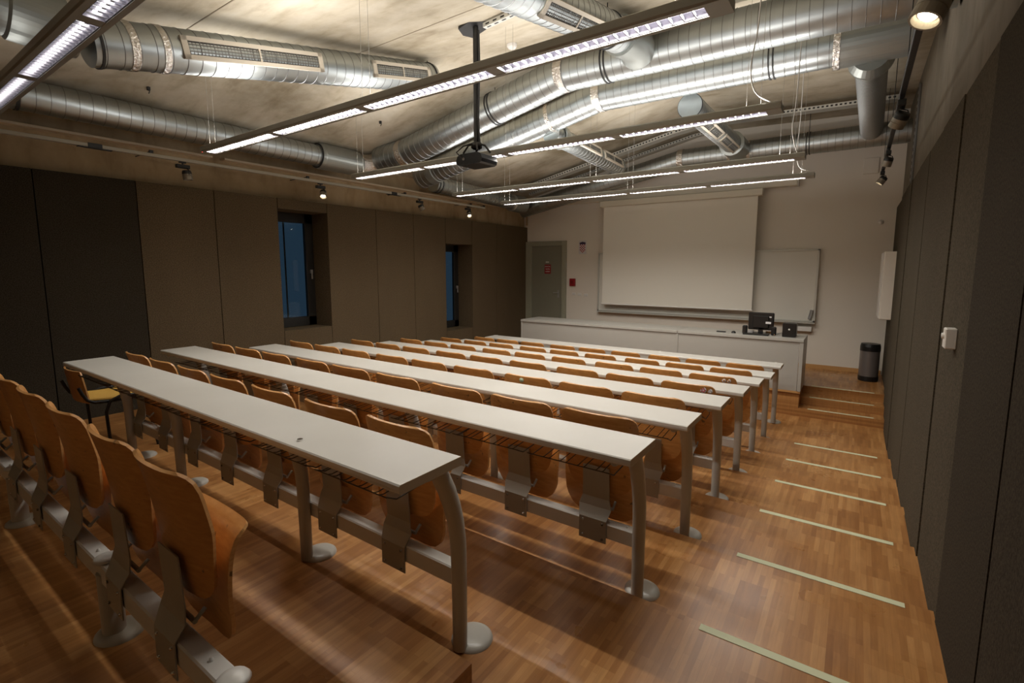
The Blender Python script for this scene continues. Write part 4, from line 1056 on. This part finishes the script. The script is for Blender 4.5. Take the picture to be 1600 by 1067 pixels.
# ------------------------------------------------------------------ right wall fittings
x = XR; y0, y1, z0, z1 = 9.2, 10.0, -0.78, 0.235
o = U(x + 0.02, (y0 + y1) / 2, z0); t = thing('wall_cabinet', 'tall white wall box hanging on the right wall near the front', 'cabinet', o)
m = MB(); m.box(-0.13, 0, -(y1 - y0) / 2 * S, (y1 - y0) / 2 * S, 0, (z1 - z0) * S, 0.008); m.obj('body', M_WHITEWALL, t)
m = MB(); m.box(-0.142, -0.131, -(y1 - y0) / 2 * S + 0.01, (y1 - y0) / 2 * S - 0.01, 0.01, (z1 - z0) * S - 0.01, 0.004); m.obj('door', M_WHITEP, t)
c = U(XR - 0.002, 3.42, -0.37); t = thing('thermostat', 'white thermostat box on the dark right wall panels', 'thermostat', c)
m = MB(); m.box(-0.035, 0.006, -0.035, 0.035, -0.045, 0.045, 0.004); m.obj('body', M_WHITEP, t); m = MB(); m.lathe([(0.0001, -0.045), (0.012, -0.044), (0.014, -0.034)], 14, (0, 0, 0.01), 'x'); m.obj('dial', M_WHITEP, t)

# ------------------------------------------------------------------ lecturer's counter and what stands on it
def counter():
    x0, x1, y0, y1, zt = -5.64, -0.585, 8.36, 9.05, -1.062
    o = U((x0 + x1) / 2, (y0 + y1) / 2, STAGE + 0.012); t = thing('lecturer_counter', 'long white lecturer counter on the stage in front of the boards', 'counter', o)
    hx, hy, h = (x1 - x0) / 2 * S, (y1 - y0) / 2 * S, (zt - STAGE - 0.012) * S
    xm = -0.325 * S * 0 + (U(-2.44, 0, 0)[0] - o[0])
    for a, b in ((-hx, xm - 0.003), (xm + 0.003, hx)):
        m = MB(); m.box(a, b, -hy, hy, h - 0.036, h, 0.002); m.obj('countertop', M_COUNTER, t)
    for a, b in ((-hx + 0.01, xm - 0.012), (xm + 0.012, hx - 0.045)):
        m = MB(); m.box(a, b, -hy + 0.018, -hy + 0.036, 0.0, h - 0.040, 0.001); m.obj('front_panel', M_COUNTER, t)
    for a in (-hx, xm - 0.012, hx - 0.04):
        m = MB(); m.box(a, a + (0.024 if a < hx - 0.1 else 0.04), -hy + 0.008, hy - 0.01, 0, h - 0.037, 0.001); m.obj('side_panel', M_COUNTER, t)
    zt_ = o[2] + h
    def P(xs, ys): return (xs * S, ys * S, zt_)
    # monitor seen from behind
    t = thing('monitor', 'black computer monitor on the counter, turned with its back to the seats', 'monitor', P(-1.22, 8.72), rotz=0.0)
    m = MB(); m.box(-0.155, 0.155, -0.02, 0.02, 0.055, 0.29, 0.01); m.box(-0.10, 0.10, -0.04, -0.02, 0.08, 0.25, 0.01); m.obj('housing', M_BLACK, t)
    m = MB(); m.box(-0.03, 0.03, -0.02, 0.0, 0.01, 0.10, 0.004); m.box(-0.10, 0.10, -0.07, 0.07, 0.0, 0.012, 0.004); m.obj('stand', M_BLACK, t)
    m = MB(); m.box(0.075, 0.125, -0.023, -0.019, 0.225, 0.243); m.box(0.06, 0.125, -0.043, -0.039, 0.145, 0.172); m.obj('labels', M_PAPER, t, label='two white stickers on the back')
    for i, (xx, lab) in enumerate(((-1.435, 'left'), (-1.02, 'right'))):
        s = thing('desktop_speaker', 'small black desktop speaker %s of the monitor' % lab, 'speaker', P(xx, 8.62), 'desktop speakers')
        m = MB(); m.box(-0.03, 0.03, -0.03, 0.03, 0.0, 0.115, 0.012); m.obj('body', M_BLACK, s)
        m = MB(); m.lathe([(0.0001, -0.002), (0.002, 0)], 8, (0.012, -0.031, 0.015), 'y'); m.obj('power_light', M_LED, s)
    s = thing('subwoofer', 'black box subwoofer at the right end of the counter', 'speaker', P(-0.80, 8.62))
    m = MB(); m.box(-0.078, 0.078, -0.08, 0.08, 0.004, 0.18, 0.005); m.obj('body', M_BLACK, s)
    m = MB(); m.lathe([(0.0001, -0.003), (0.011, -0.002), (0.012, 0)], 14, (0, -0.081, 0.10), 'y'); m.obj('badge', M_ALU, s)
    m = MB(); m.box(-0.19, 0.12, -0.06, 0.06, 0, 0.018, 0.004); tag(m.obj('keyboard', M_BLACK, loc=P(-1.22, 8.56)), 'black keyboard lying in front of the monitor stand', 'keyboard')
    m = MB(); m.lathe([(0.0001, 0.028), (0.018, 0.025), (0.028, 0.012), (0.03, 0)], 16); o_ = tag(m.obj('computer_mouse', M_BLACK, loc=P(-1.60, 8.60)), 'black computer mouse left of the monitor', 'mouse'); o_.scale = (1, 1.3, 1)
    m = MB(); m.box(-0.06, 0.06, -0.02, 0.02, 0, 0.015, 0.004); tag(m.obj('remote_control', M_BLACK, loc=P(-1.79, 8.60)), 'slim black remote control left of the computer mouse', 'remote')
    m = MB(); m.box(-0.035, 0.035, -0.02, 0.02, 0, 0.035, 0.003); tag(m.obj('small_box', M_PAPER, loc=P(-1.37, 8.80)), 'small pale carton behind the left speaker', 'box')
    m = MB(); m.box(-0.05, 0.05, -0.02, 0.02, 0, 0.03, 0.003); tag(m.obj('small_box', M_WOODTRIM, loc=P(-1.10, 8.84)), 'small orange brown carton behind the monitor foot', 'box')
    m = MB(); m.tube([(0, 0, 0.005), (0.05, 0.03, 0.03), (0.11, 0.02, 0.02), (0.16, 0.05, 0.005)], 0.003, 6); tag(m.obj('speaker_cable', M_RUBBER, loc=P(-0.99, 8.72)), 'thin black cable between the right speaker and the subwoofer', 'cable')
counter()
t = thing('waste_bin', 'cylindrical grey waste bin with black lid in the front right corner', 'bin', U(0.255, 9.95, STAGE))
r = 0.118
m = MB(); m.lathe([(0.0001, 0.0), (r * 0.96, 0.0), (r, 0.02), (r, 0.07), (r * 0.98, 0.07)], 32, smooth=False); m.obj('base', M_BLACK, t)
m = MB(); m.lathe([(r * 0.97, 0.07), (r * 0.97, 0.42)], 32); m.obj('body', M_BIN, t)
m = MB(); m.lathe([(r * 0.98, 0.42), (r * 1.0, 0.42), (r, 0.48), (r * 0.93, 0.52), (0.0001, 0.525)], 32, smooth=False); m.obj('lid', M_BLACK, t)
m = MB(); m.cyl((0, 0, 0), (0, 0, 0.006), 0.01, 12); tag(m.obj('chrome_stud', M_CHROME, loc=U(-1.95, 1.165, -0.752)), 'tiny bright metal stud on the nearest desktop', 'stud')
